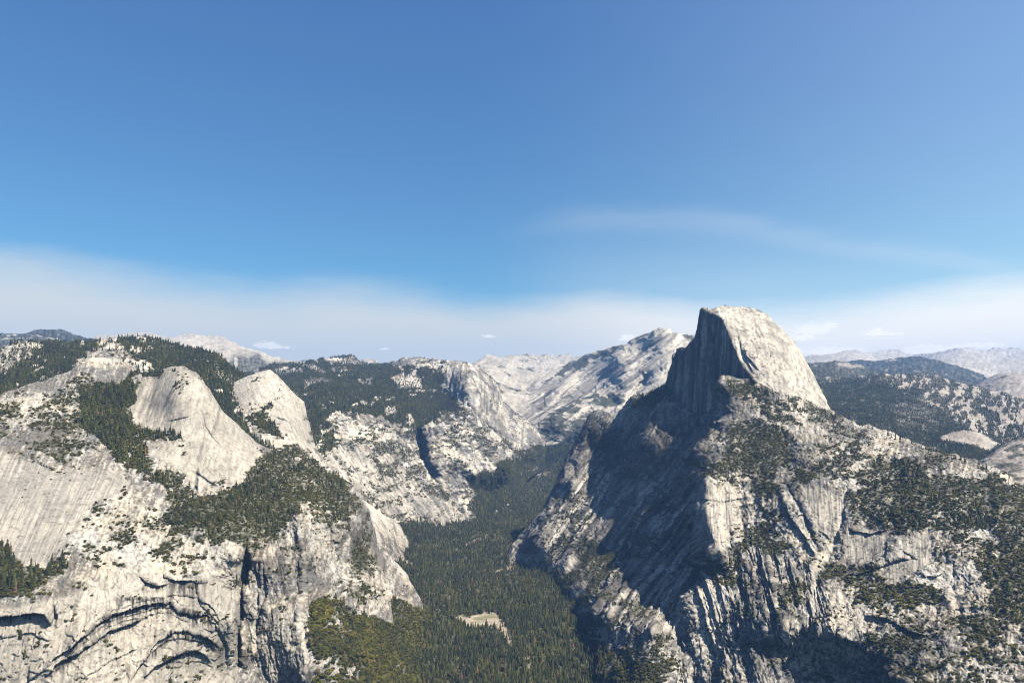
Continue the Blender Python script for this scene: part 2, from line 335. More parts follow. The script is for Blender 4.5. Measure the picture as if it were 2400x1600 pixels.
def A_paint(S):
    c = granite(S, .53, 1, .6, 112)
    pl = PALE*(.88+.35*fbm(S.P0, 60, 4, .6, 44)+.35*streak(S, 96, 9, 120, 4, 45, False, .3))
    c = mixc(c, pl, np.clip(S.mdome+S.mlow+S.march, 0, 1)*.72)
    # the slab: grey with pale water-washed lines
    a = 112+0*S.PX
    st = streak(S, 114, 11, 900, 3, 3, True, .25); st2 = streak(S, 118, 30, 900, 4, 33, False, .25); st3 = streak(S, 110, 5, 300, 3, 36, False, .2)
    sl = mixc(GREY*1.75*np.ones_like(c), PALE*.9, np.clip(sstep(.5, .75, st+.5*fbm(S.P0, 150, 3, .6, 37))*.8+sstep(.05, .45, st2)*.6, 0, 1)); sl = mixc(sl, GREY*.8, sstep(.15, .5, st3)*.55)
    sl = sl*(1+.2*fbm(S.P0, 12, 3, .6, 38))[None]
    c = mixc(c, sl, S.mslab); c = mixc(c, GREY*.7, S.mdome*sstep(.1, .45, streak(S, 104, 10, 220, 4, 57, False, .5)+.3*fbm(S.P0, 90, 3, .6, 58))*.55)
    # dome: grey lichen on the left shoulder, washed streaks lower down
    dl = pmask(S, [(300,960),(345,900),(383,865),(460,870),(440,895),(400,960),(345,1000)], 50, 20)
    c = mixc(c, GREY*.85, dl*sstep(-.3, .35, streak(S, 112, 7, 90, 4, 41))*.75)
    c = mixc(c, DARK, (S.mdome+S.mlow)*sstep(.38, .7, streak(S, 105, 3.5, 130, 3, 43))*.45)
    # black water stains under the arches
    bs = np.zeros(S.PX.shape)
    for line, wd in (([(150,1535),(180,1505),(210,1475),(250,1445),(300,1428),(370,1412),(400,1410),(420,1428),(485,1440),(505,1460)], 34), ([(380,1345),(410,1362),(450,1362),(490,1360)], 55), ([(-60,1452),(0,1445),(80,1435),(105,1440)], 16),
                     ([(100,1590),(180,1532),(260,1478),(340,1445)], 18), ([(330,1560),(400,1482),(470,1485),(510,1510)], 20), ([(370,1560),(430,1526),(480,1535)], 14), ([(260,1400),(330,1400),(400,1400)], 26), ([(330,1352),(375,1373),(400,1360)], 22)):
        la = np.array(line, float); yl = np.interp(S.PX, la[:, 0], la[:, 1]); e = sstep(la[0, 0], la[0, 0]+20, S.PX)*sstep(la[-1, 0], la[-1, 0]-20, S.PX)
        wdn = wd*np.clip(1+2.2*streak(S, 90, 10, 400, 3, 55), .3, 2); dd = S.PY-yl-S.wy*3
        bs = np.maximum(bs, e*sstep(-5, 1, dd)*sstep(wdn, wdn*.25, dd))
    bl = streak(S, 90, 6, 160, 4, 51)
    c = mixc(c, DARK*.7, S.march*np.clip(bs*(.35+.65*sstep(-.2, .15, bl))+sstep(.30, .5, bl)*.4, 0, 1)*.95)
    c = mixc(c, GREY*.8, S.march*sstep(.05, .4, streak(S, 92, 16, 240, 4, 56, False, .3))*.5)
    c = mixc(c, TAN*1.08, S.march*sstep(.2, .6, streak(S, 92, 12, 140, 3, 53))*.35*(1-np.clip(bs, 0, 1)))
    c = joints(S, c, 125, 30, 200, .85, 54, .84, .93, S.march)
    c = mixc(c, GREY*.75, S.mcol*sstep(-.1, .4, streak(S, 82, 9, 70, 4, 61, False, .3))*.65)
    c = joints(S, c, 78, 14, 90, .8, 62, .78, .92, S.mcol)
    c = crevices(S, c, .55*1, .66, .9, 36)*(1)
    c = c*.88
    vegetate(S, c, [(None, .03, .18),
     ([(255,905),(344,868),(375,868),(330,905),(312,930),(300,960),(310,1000),(330,1040),(365,1085),(405,1110),(385,1145),(330,1130),(280,1090),(240,1050),(205,1010),(180,965),(200,930)], .82, .92, 22),
     ([(305,1005),(345,1003),(400,1008),(435,1022),(430,1034),(370,1036),(310,1032)], .0, .9, 8),
     ([(385,1160),(395,1125),(425,1100),(450,1120),(455,1160),(500,1170),(555,1135),(600,1085),(640,1052),(715,1065),(763,1090),(800,1122),(845,1165),(845,1210),(800,1240),(755,1190),(700,1180),(680,1220),(640,1260),(600,1290),(560,1278),(470,1258),(400,1240),(378,1200)], .46, .95, 22),
     ([(-10,1262),(30,1290),(60,1325),(115,1328),(160,1300),(160,1345),(110,1370),(50,1395),(-60,1410)], .3, .95, 10),
     ([(-60,1400),(160,1345),(190,1370),(100,1415),(-60,1440)], .0, .42),
     ([(275,1270),(330,1240),(340,1270),(290,1300)], .05, .7),([(340,1330),(370,1285),(410,1270),(425,1300),(400,1330)], .08, .75),
     ([(410,1275),(560,1275),(560,1310),(480,1330),(420,1330)], .02, .5),
     ([(40,910),(190,860),(300,905),(230,1010),(250,1060),(150,1090),(20,1060),(-60,1000)], .12, .52, 40),
     ([(200,1150),(300,1120),(380,1200),(380,1260),(300,1330),(180,1340),(180,1250)], .03, .46),
     ([(400,865),(450,868),(465,915),(430,935),(390,895)], .0, .3),([(455,1105),(520,1090),(560,1130),(480,1150)], .0, .3),
     ([(570,1270),(600,1290),(590,1400),(570,1400)], .05, .5),
     ([(790,1120),(862,1195),(880,1300),(855,1400),(815,1400),(825,1260)], .14, .75),([(640,1250),(800,1200),(900,1350),(950,1420),(800,1420)], .03, .36),
     (talus, .42, .97, 12)], 22)
    for p in ([(763,1450),(800,1440),(815,1470),(780,1490)],[(720,1530),(790,1560),(810,1600),(750,1620)],[(800,1565),(850,1555),(850,1600),(810,1610)]): clear(S, p, 26, .85, 20)
    k = 1-np.maximum(S.mslab*.97, S.mdome*(1-pmask(S, [(400,865),(450,868),(465,915),(430,935),(390,895)], 20))*.96)
    S.veg_s *= k; S.veg_t *= k
    return undergrowth(S, c)
build_sheet('granite_cliff', A_sky, A_bot, A_ctrl, 1.7, A_steps, A_ribs, (60, 7), A_disp, A_paint, .6, sname='A')

# ---- wooded hill with bald domes behind
H_sky = [(-60,822),(0,816),(25,805),(51,800),(84,802),(130,801),(178,801),(230,799),(293,792),(324,789),(357,793),(408,808),(459,818),(505,832),(530,850),(556,868),(575,880),(600,900),(640,960)]
H_bot = [(-60,980),(200,930),(420,930),(560,1060),(640,1080)]
H_ctrl = [(-60,822,4100),(51,800,4200),(178,801,4600),(324,789,4800),(459,818,4600),(556,868,4400),(640,960,4300),(-60,980,3000),(0,930,3300),(50,860,3800),(150,850,4000),(180,890,3500),(275,809,4060),(235,825,3900),(340,850,3750),(300,870,3600),
  (420,900,3800),(420,930,3500),(500,900,3800),(560,1000,3500),(560,1060,3300),(640,1080,3300),(480,850,4200)]
def H_disp(S): return rough(S, .5, .6, .6)
domeH = [(165,872),(180,838),(217,822),(255,807),(275,806),(292,812),(306,835),(352,852),(362,868),(330,885),(260,900),(150,900)]
def H_paint(S):
    c = granite(S, .45, 3, .6); c = crevices(S, c, .5)
    vegetate(S, c, [(None, .74, .7)], 16)
    clear(S, domeH, 10, .93, 8); clear(S, [(-60,815),(0,812),(51,798),(90,802),(108,815),(90,830),(60,850),(30,870),(-60,880)], 14, .85, 12)
    for p in ([(490,850),(540,868),(560,900),(500,880)],[(150,798),(180,801),(175,812),(140,810)],[(300,800),(330,802),(330,810),(300,808)],[(430,870),(480,880),(470,895),(440,885)]): clear(S, p, 16, .6, 14)
    S.veg_s = np.maximum(S.veg_s, (fbm(S.UV, 22, 3, .6, 77) > .22)*.8*(S.veg_t < .3))
    return undergrowth(S, c, .95, .8)
build_sheet('wooded_hill', H_sky, H_bot, H_ctrl, 1.8, (), [([(170,870),(220,850),(290,855),(350,862)],-25,8,3)], (40, 6), H_disp, H_paint, sname='H')

# ---- second dome and its long apron
B_sky = [(515,960),(530,915),(538,903),(561,892),(580,882),(600,875),(615,869),(633,870),(651,883),(666,898),(679,913),(694,929),(710,941),(717,959),(720,978),(725,995),(730,1020),(739,1049),(753,1072),(779,1097),(817,1138),(860,1180),(905,1212),(945,1240),(960,1270),(985,1330)]
B_bot = [(515,1060),(560,1075),(640,1085),(730,1110),(800,1170),(880,1290),(985,1345)]
B_ctrl = [(515,960,3700),(538,903,3980),(615,869,3960),(580,920,3780),(600,980,3620),(650,1000,3650),(666,898,3960),(700,1000,3760),(710,941,4020),(725,995,4060),(700,1040,3640),(640,1060,3420),(560,1070,3350),(515,1060,3330),(739,1049,4100),(730,1080,3600),
  (779,1097,4150),(780,1130,3500),(817,1138,4200),(860,1180,4250),(850,1210,3600),(905,1212,4300),(880,1285,3350),Z(945,1240,130),Z(960,1270,60),Z(985,1340,-20),Z(940,1320,0)]
def B_disp(S):
    S.md = pmask(S, [(500,940),(538,903),(615,866),(670,895),(722,960),(735,1040),(712,1062),(640,1050),(600,960),(540,970)], 14, 4)
    return rough(S, .4, .6, .8, 200)*(1-.85*S.md)+S.md*(streak(S, 70, 20, 160, 4, 5, True)*2.2+fbm(S.P0, 130, 2, .5, 3)*8)+(1-S.md)*streak(S, 55, 22, 190, 3, 8, True)*5
def B_paint(S):
    c = granite(S, .38, 5, .5, 65); c = mixc(c, PALE*.9*(1+.6*streak(S, 72, 8, 90, 4, 16, False, .3)), S.md*.65); c = mixc(c, DARK, sstep(.3, .6, streak(S, 65, 5, 120, 3, 15))*.5)
    c = crevices(S, c, .5)
    vegetate(S, c, [(None, .04, .2), ([(590,955),(625,960),(640,985),(680,1000),(700,1020),(640,1025),(600,1010),(585,980)], .45, .8), ([(640,1040),(712,1045),(745,1080),(760,1110),(700,1100),(560,1080)], .4, .85),
       ([(715,1010),(735,1030),(760,1075),(745,1085),(720,1050)], .5, .7), ([(505,930),(540,960),(560,1020),(600,1060),(520,1070)], .6, .7), ([(560,880),(640,870),(640,895),(580,905)], .0, .35)], 18)
    k = 1-S.md*.5*(S.PY < 950); S.veg_s *= k
    return undergrowth(S, c, .85, .75)
build_sheet('granite_dome', B_sky, B_bot, B_ctrl, 1.7, [([(640,975),(670,985),(700,1005)],10,8,3),([(655,1000),(690,1015),(715,1045)],8,8,3)], [([(690,930),(700,965),(712,990)],-12,4,2),([(650,1060),(700,1080),(740,1100)],-20,8,4),([(800,1150),(880,1260)],16,8,5),([(770,1120),(840,1230)],-14,6,5)], (50, 6), B_disp, B_paint, .6, sname='B')

# ---- wooded plateau, square-shouldered dome and the canyon's north wall
Cc_sky = [(500,905),(560,878),(600,868),(625,864),(648,858),(676,853),(702,846),(722,842),(763,841),(791,836),(817,835),(835,841),(860,855),(896,854),(911,853),(926,846),(949,838),(970,837),(995,840),(1021,843),(1034,846),(1059,848),(1097,849),(1118,855),(1128,865),(1141,878),(1153,888),(1166,901),(1171,919),(1174,936),(1187,952),(1199,967),(1213,975),(1233,988),(1251,1003),(1264,1022),(1282,1036),(1300,1050)]
Cc_bot = [(500,960),(640,1000),(720,1100),(850,1260),(920,1310),(980,1300),(1129,1250),(1180,1200),(1240,1120),(1300,1075)]
Cc_ctrl = [(500,905,6500),(600,868,8000),(702,846,8600),(817,835,9000),(896,854,8600),(970,837,8000),(1059,848,7600),(1118,855,7450),(1141,878,7450),(1171,919,7450),(1199,967,7600),(1251,1003,7750),(1300,1050,7900),
  (640,950,5200),(700,950,5500),(800,880,7000),(900,900,6600),(900,930,6200),(800,940,5700),(750,1000,4850),(800,972,5250),(860,972,5350),(760,1040,4650),(720,1090,4200),
  (830,1030,4950),(900,1050,5100),(940,1010,5500),(850,1120,4600),(800,1120,4300),(920,1150,4950),(870,1210,4450),Z(950,1262,90),Z(920,1300,40),Z(1060,1235,60),Z(1129,1232,70),(1040,1180,5380),(980,1100,5450),(1000,1170,5200),
  (968,1030,5800),(985,1060,5700),(1000,1100,5500),(1012,1060,5650),(1010,1010,5900),(1040,1000,5950),(1060,1050,5800),(1080,985,6200),(1100,1080,5700),(1030,1085,5550),(1150,1060,6100),(1180,1095,6000),(1060,1120,5600),(1080,1150,5600),
  (1000,900,7000),(1036,935,6850),(1030,880,7150),(1080,852,7250),(1060,900,6950),(1100,905,6500),(1090,950,6400),(1130,940,6600),(1160,945,7100),(1150,1010,6400),(1200,1010,7000),(1190,1050,6500),(1240,1050,7000),
  (1110,1110,5650),Z(1150,1150,230),Z(1200,1110,330),Z(1240,1085,360),Z(1150,1210,90),Z(1180,1195,105),Z(1240,1120,240),Z(1300,1075,330)]
def C_disp(S):
    S.mw = pmask(S, [(1030,870),(1080,848),(1140,876),(1172,920),(1200,970),(1280,1035),(1210,1060),(1160,1010),(1120,985),(1085,960),(1060,920)], 14, 5)
    S.ms = pmask(S, [(720,1050),(790,1030),(900,1060),(980,1130),(1130,1235),(950,1275),(850,1230)], 30, 8)
    P = S.P0
    h = fbm(P, 500, 3, .5, 2)*35+(fbm(P, 150, 4, .58, 4, True)*20+fbm(P, 45, 3, .6, 7, True)*6)*(1-.6*S.ms)
    h *= 1-.5*S.mw
    h += flakes(S, 140, 4, 80, 1.5, 6)*6*(1-S.mw)
    return h+S.mw*streak(S, 98, 45, 420, 4, 9, True, .5)*22+S.ms*streak(S, 56, 40, 520, 4, 12, True, .2)*17
def C_paint(S):
    c = granite(S, .55, 7, .7, 60); sk = streak(S, 56, 22, 420, 5, 73, False, .3)+.35*fbm(S.P0, 300, 3, .6, 74); c = mixc(c, mixc(GREY*1.0*np.ones_like(c), PALE*.98, sstep(-.25, .22, sk)), np.clip(S.ms, 0, 1)*.65); c = mixc(c, GREY*1.05, S.mw*sstep(-.2, .4, streak(S, 95, 22, 200, 4, 19, False, .4))*.8)
    c = mixc(c, DARK, S.mw*sstep(.25, .55, streak(S, 92, 14, 260, 3, 20, False, .3))*.6)
    c = joints(S, c, 55, 30, 260, .8, 22, .8, .93, S.ms)
    c = crevices(S, c, .7, .6, .88, 70)
    forest = [(490,890),(600,860),(702,840),(817,828),(900,845),(970,855),(1010,868),(1035,888),(1035,915),(1070,950),(1085,965),(1040,965),(1010,1010),(950,1010),(890,992),(860,972),(790,968),(755,985),(740,1040),(760,1075),(715,1080),(690,1000),(640,960),(560,930)]
    vegetate(S, c, [(None, .08, .44), (forest, .70, .75, 12), ([(740,985),(790,1010),(790,1060),(760,1080),(700,1060)], .5, .7), ([(1035,850),(1065,846),(1040,880),(1028,880)], .9, .9),
       ([(800,1000),(860,980),(950,1020),(960,1080),(900,1100),(800,1040)], .12, .52), ([(1000,980),(1080,960),(1120,1000),(1060,1030)], .12, .5), ([(860,1060),(960,1110),(880,1130),(830,1090)], .1, .6),
       ([(962,1010),(1010,1010),(1020,1130),(990,1140)], .2, .6),
       ([(900,850),(1000,850),(1020,930),(920,960),(900,920)], .45, .7, 40),
       ([(1135,860),(1150,890),(1145,900),(1120,880)], .1, .7), ([(1100,1105),(1160,1100),(1200,1060),(1260,1050),(1310,1060),(1310,1090),(1240,1140),(1180,1215),(1135,1225),(1095,1195),(1110,1160),(1085,1115)], .8, 1, 12),
       ([(930,1255),(1000,1225),(1100,1225),(1140,1240),(1130,1260),(940,1320)], .95, 1, 14)], 16)
    for p in ([(1010,1085),(1060,1105),(1095,1125),(1090,1160),(1070,1180),(1040,1150),(1020,1110)],[(990,1150),(1120,1225),(1060,1240),(960,1230)]): clear(S, p, 14, .8, 10)
    for p in ([(640,868),(665,862),(690,872),(690,880),(645,880)],[(703,858),(735,858),(768,870),(765,875),(720,872)],[(795,842),(825,838),(850,855),(855,864),(800,855)],
              [(715,895),(760,884),(785,888),(740,902),(715,915)],[(918,850),(950,841),(985,840),(1010,845),(960,855),(920,865)],[(965,860),(1010,848),(1030,850),(1010,865),(975,872)],
              [(915,890),(960,882),(985,890),(990,910),(930,912)],[(895,960),(925,950),(932,965),(905,975)],[(950,975),(960,970),(965,1000),(945,1000)]): clear(S, p, 8, .85, 5)
    k = 1-S.mw*.9; S.veg_s *= k; S.veg_t *= k
    return undergrowth(S, c, .92, .75)
build_sheet('canyon_wall', Cc_sky, Cc_bot, Cc_ctrl, 1.7, [([(1060,1085),(1090,1075),(1110,1080),(1130,1100)],22,8,3),([(1050,965),(1100,985),(1140,1010)],14,10,4)],
  [([(975,1000),(985,1050),(1000,1095),(1022,1140)],-190,15,5),([(1085,870),(1080,905)],-55,5,2),([(1140,935),(1143,965)],-50,4,2),([(1100,955),(1125,985),(1165,1020),(1190,1050)],-70,6,4),
   ([(1150,900),(1158,940),(1165,960)],40,8,3),([(870,1060),(950,1150),(1010,1200)],-25,7,5),([(800,1050),(850,1140),(880,1200)],-30,9,6),([(830,1050),(900,1160)],25,9,6)], (90, 6), C_disp, C_paint, .9, sname='C')

# ---- far high country
def far(name, sname, sky, bot, ctrl, veg, seed, amp=40, shade=.4, patches=(), dens=.9, extra=None, wl=500, step=2.0, ribs=(), rnd=(150, 6)):
    def disp(S):
        P = S.P0; return fbm(P, wl, 4, .55, seed)*amp+fbm(P, wl*.3, 4, .6, seed+2, True)*amp*.45
    def paint(S):
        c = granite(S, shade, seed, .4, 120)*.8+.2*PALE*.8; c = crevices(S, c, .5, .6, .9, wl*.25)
        n = fbm(S.P0, wl*.6, 4, .6, seed+30)+.35*fbm(S.UV, 30*S.mpp, 3, .6, seed)
        m = sstep(-.1, .1, n-(.5-veg))
        S.veg_t = m*dens
        for p in patches: clear(S, p, 8, .9, 6)
        if extra: extra(S)
        S.veg_s = S.veg_t*.9
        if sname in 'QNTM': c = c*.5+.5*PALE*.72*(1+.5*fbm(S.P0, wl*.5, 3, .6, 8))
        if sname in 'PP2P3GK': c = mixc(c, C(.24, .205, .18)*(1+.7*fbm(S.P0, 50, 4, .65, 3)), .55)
        return mixc(c, C(.022, .028, .016), np.clip(S.veg_t+.5*fbm(S.UV, 5*S.mpp, 2, .5, 9)*S.veg_t, 0, 1))
    return build_sheet(name, sky, bot, ctrl, step, (), ribs, rnd, disp, paint, 1.3, 'granite_far', sname)

# Long pale ridge left of the great dome
def E_disp(S):
    P = S.P0
    return fbm(P, 900, 3, .5, 2)*30+flakes(S, 260, 4, 146, 3.5, 7)*11+streak(S, 146, 90, 1300, 3, 5, True, .15)*26+streak(S, 148, 34, 600, 3, 6, True, .15)*9
def E_paint(S):
    c = mixc(PALE*.95*np.ones((3,)+S.PX.shape), GREY*1.1, sstep(-.15, .30, streak(S, 142, 55, 600, 5, 7, False, .4)+.35*fbm(S.P0, 160, 4, .65, 3))*.9)
    c = c*(1+.55*fbm(S.P0, 45, 4, .7, 12)+.4*streak(S, 146, 14, 260, 4, 13, False, .2))[None]; c = joints(S, c, 146, 34, 700, .85, 9, .70, .86); c = crevices(S, c, .4, .66, .9, 120)
    vegetate(S, c, [(None, .03, .14), ([(1330,848),(1389,826),(1442,812),(1475,806),(1440,830),(1380,850),(1340,870),(1280,900)], .8, .9, 8), ([(1470,795),(1552,768),(1580,782),(1520,790),(1470,808)], .0, .5, 8),
       ([(1250,985),(1300,960),(1360,950),(1440,930),(1470,950),(1400,980),(1380,1060),(1270,1060)], .25, .62), ([(1560,770),(1626,786),(1626,800),(1600,795)], .6, .6, 8), ([(1330,920),(1400,900),(1400,925),(1330,935)], .1, .5)], 14)
    return mixc(c, C(.025, .030, .016), np.clip(S.veg_s*.9, 0, 1))
build_sheet('long_pale_ridge', [(1150,985),(1180,960),(1210,930),(1240,905),(1280,880),(1310,862),(1338,850),(1363,838),(1389,829),(1414,820),(1442,814),(1470,807),(1481,801),(1506,788),(1532,775),(1552,770),(1565,774),(1583,781),(1608,787),(1618,782),(1626,786),(1680,800),(1760,830),(1850,850),(1960,880)],
  [(1150,1010),(1240,1052),(1400,1058),(1960,1080)],
  [(1150,985,8900),(1240,905,10200),(1338,850,10800),(1414,820,10400),(1480,801,9300),(1552,770,8600),(1608,787,8500),(1760,830,8600),(1960,880,8600),(1200,1000,8200),(1300,900,9500),(1350,900,9200),(1400,900,8900),(1450,850,8700),(1500,830,8600),(1500,900,7900),(1400,970,7700),(1560,860,7900),(1300,980,7900),(1260,1042,7750),(1330,1050,7550),(1450,1010,7000),(1600,950,7000),(1960,1080,6500)],
  2.0, (), [([(1545,865),(1500,905),(1478,935),(1455,965)],-150,9,3),([(1520,880),(1500,915)],-120,12,4),([(1430,890),(1445,900)],-90,8,3),([(1350,880),(1365,900)],-90,8,3),([(1470,820),(1420,860),(1370,900),(1300,950)],60,8,4),([(1560,790),(1510,850),(1440,900),(1400,930)],-60,6,4),([(1240,960),(1290,920),(1350,880)],-70,8,4),([(1430,935),(1450,950)],-90,7,4)],
  (120, 5), E_disp, E_paint, 1.2, 'granite_far', 'E')
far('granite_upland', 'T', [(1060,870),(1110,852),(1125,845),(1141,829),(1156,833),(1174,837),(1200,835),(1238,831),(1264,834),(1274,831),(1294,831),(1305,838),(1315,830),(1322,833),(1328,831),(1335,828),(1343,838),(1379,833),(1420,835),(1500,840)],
  [(1060,960),(1180,1020),(1500,1020)],
  [(1060,870,12000),(1141,829,13000),(1238,831,15000),(1294,831,17000),(1335,828,19000),(1379,833,17000),(1500,840,14000),(1200,870,11500),(1300,870,12500),(1200,910,9800),(1150,900,9500),(1230,950,8900),(1180,980,8500),(1060,960,9000),(1500,1020,8600),(1350,930,10500)],
  .20, 41, 60, .5, wl=520, dens=.85)
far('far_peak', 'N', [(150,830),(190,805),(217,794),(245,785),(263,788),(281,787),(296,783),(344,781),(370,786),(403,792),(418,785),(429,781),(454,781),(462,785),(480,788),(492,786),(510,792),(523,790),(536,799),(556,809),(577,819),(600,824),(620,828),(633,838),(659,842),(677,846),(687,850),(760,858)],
  [(150,870),(760,910)], [(150,830,13000),(245,785,13500),(344,781,13500),(454,781,13000),(536,799,12500),(620,828,11500),(687,850,11500),(760,858,11500),(150,870,9500),(400,830,10500),(560,860,8800),(600,880,8200),(760,910,8500),(480,830,10800)],
  .0, 51, 60, .30, wl=600, extra=lambda S: S.veg_t.__imul__(1) is None or np.maximum(S.veg_t, pmask(S, [(520,860),(560,835),(600,840),(680,850),(760,860),(760,920),(520,920)], 20, 14)*.8*(fbm(S.UV, 300, 3, .6, 4) > -.15), out=S.veg_t))
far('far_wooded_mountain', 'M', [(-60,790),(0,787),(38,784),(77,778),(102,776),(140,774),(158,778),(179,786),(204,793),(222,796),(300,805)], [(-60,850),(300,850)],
  [(-60,790,10500),(102,776,11000),(300,805,11000),(-60,850,7500),(120,820,8600),(300,850,8000)], .85, 61, 60, .4, wl=500)
far('far_hill', 'O', [(820,856),(845,845),(860,841),(881,844),(891,852),(906,851),(930,855),(1100,862)], [(820,880),(1100,880)],
  [(820,856,13000),(881,844,13000),(1100,862,13000),(820,880,10500),(1100,880,10500)], .3, 66, 40, .4, wl=500)

# ---- right-hand back country
far('wooded_hill', 'G', [(1860,860),(1894,851),(1943,849),(1966,848),(1991,849),(2012,853),(2030,863),(2050,876),(2090,895)], [(1860,940),(2090,940)],
  [(1860,860,9000),(1966,848,9200),(2090,895,8600),(1860,940,6500),(1980,900,7400),(2090,940,6500)], .80, 71, 50, .4, [[(1960,852),(2010,858),(2020,866),(1965,862)]], wl=420)
far('wooded_mountain', 'K', [(1960,856),(1999,848),(2045,847),(2068,845),(2101,839),(2132,835),(2157,836),(2183,843),(2221,853),(2259,863),(2297,876),(2313,886),(2400,900),(2470,905)], [(1960,930),(2470,960)],
  [(1960,856,14000),(2045,847,13500),(2132,835,13000),(2221,853,12500),(2313,886,11500),(2470,905,11000),(1960,930,9000),(2150,900,9500),(2300,930,8600),(2470,960,8500)], .90, 73, 70, .4, wl=600)
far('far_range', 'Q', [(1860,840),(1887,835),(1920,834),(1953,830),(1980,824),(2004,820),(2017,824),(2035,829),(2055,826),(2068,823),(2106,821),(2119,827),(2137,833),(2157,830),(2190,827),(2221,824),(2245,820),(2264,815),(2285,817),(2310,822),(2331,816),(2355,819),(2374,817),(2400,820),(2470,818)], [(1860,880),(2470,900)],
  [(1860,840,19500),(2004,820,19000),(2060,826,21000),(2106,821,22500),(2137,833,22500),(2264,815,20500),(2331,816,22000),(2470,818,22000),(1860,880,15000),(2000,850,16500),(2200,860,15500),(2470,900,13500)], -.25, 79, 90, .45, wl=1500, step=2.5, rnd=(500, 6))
def F7_extra(S):
    m = pmask(S, [(1880,890),(1950,892),(2000,900),(2130,910),(2160,960),(2250,1000),(2330,1030),(2400,1035),(2470,1040),(2470,1120),(1880,1120)], 24, 22)
    n = fbm(S.UV, 14*S.mpp, 4, .6, 5)
    S.veg_t[:] = np.clip(m*(.55+.9*(n > -.25))+(1-m)*.75*(n > -.06)*1., 0, 1)
    clear(S, [(2205,1035),(2230,1015),(2259,1011),(2300,1018),(2348,1042),(2320,1058),(2280,1050)], 5, 1, 2)
    clear(S, [(2080,950),(2150,945),(2200,990),(2180,1000),(2110,985)], 40, .45, 20)
    S.burn = pmask(S, [(2010,885),(2120,876),(2180,885),(2260,920),(2160,915),(2100,905),(1910,895),(1905,880)], 18, 14)
far('rocky_hill', 'P', [(1860,895),(1902,881),(1945,883),(1991,889),(2012,884),(2030,880),(2050,876),(2080,879),(2119,878),(2144,875),(2170,876),(2193,881),(2221,890),(2254,899),(2285,907),(2305,912),(2348,922),(2387,935),(2470,950)], [(1860,1060),(2100,1100),(2470,1160)],
  [(1860,895,7000),(1991,889,7200),(2050,876,7200),(2144,875,7000),(2221,890,6800),(2305,912,6500),(2387,935,6200),(2470,950,6000),(1900,950,5600),(2000,960,5500),(2100,930,6000),(2150,950,5800),(2050,1000,5000),(2250,960,5700),(2350,970,5500),(2300,1000,5200),(2350,1020,4900),(2200,1030,4700),(1950,1030,4600),(1860,1060,4200),(2100,1100,3800),(2280,1030,4600),(2400,1060,4200),(2470,1160,3300)],
  .2, 83, 34, .42, extra=F7_extra, wl=330, step=1.8, ribs=[([(2220,985),(2260,1000),(2310,990),(2350,965)],-50,9,4),([(2240,1003),(2300,1012),(2370,985),(2380,970)],40,6,4),([(2205,1035),(2259,1020),(2345,1045)],90,12,2)])
far('rocky_hill', 'P2', [(2290,905),(2305,894),(2336,879),(2361,875),(2400,876),(2470,878)], [(2290,925),(2380,945),(2470,960)], [(2290,905,9000),(2361,875,9000),(2470,878,9000),(2380,945,7200),(2290,925,8200),(2470,960,7000)], .3, 87, 40, .55, wl=350)
far('rocky_hill', 'P3', [(2270,1100),(2297,1083),(2323,1062),(2348,1044),(2374,1034),(2400,1029),(2470,1020)], [(2270,1120),(2470,1180)], [(2270,1100,3700),(2348,1044,3900),(2470,1020,3900),(2470,1180,2900),(2350,1110,3300),(2270,1120,3500)], .45, 89, 18, .6, wl=160, dens=.8)

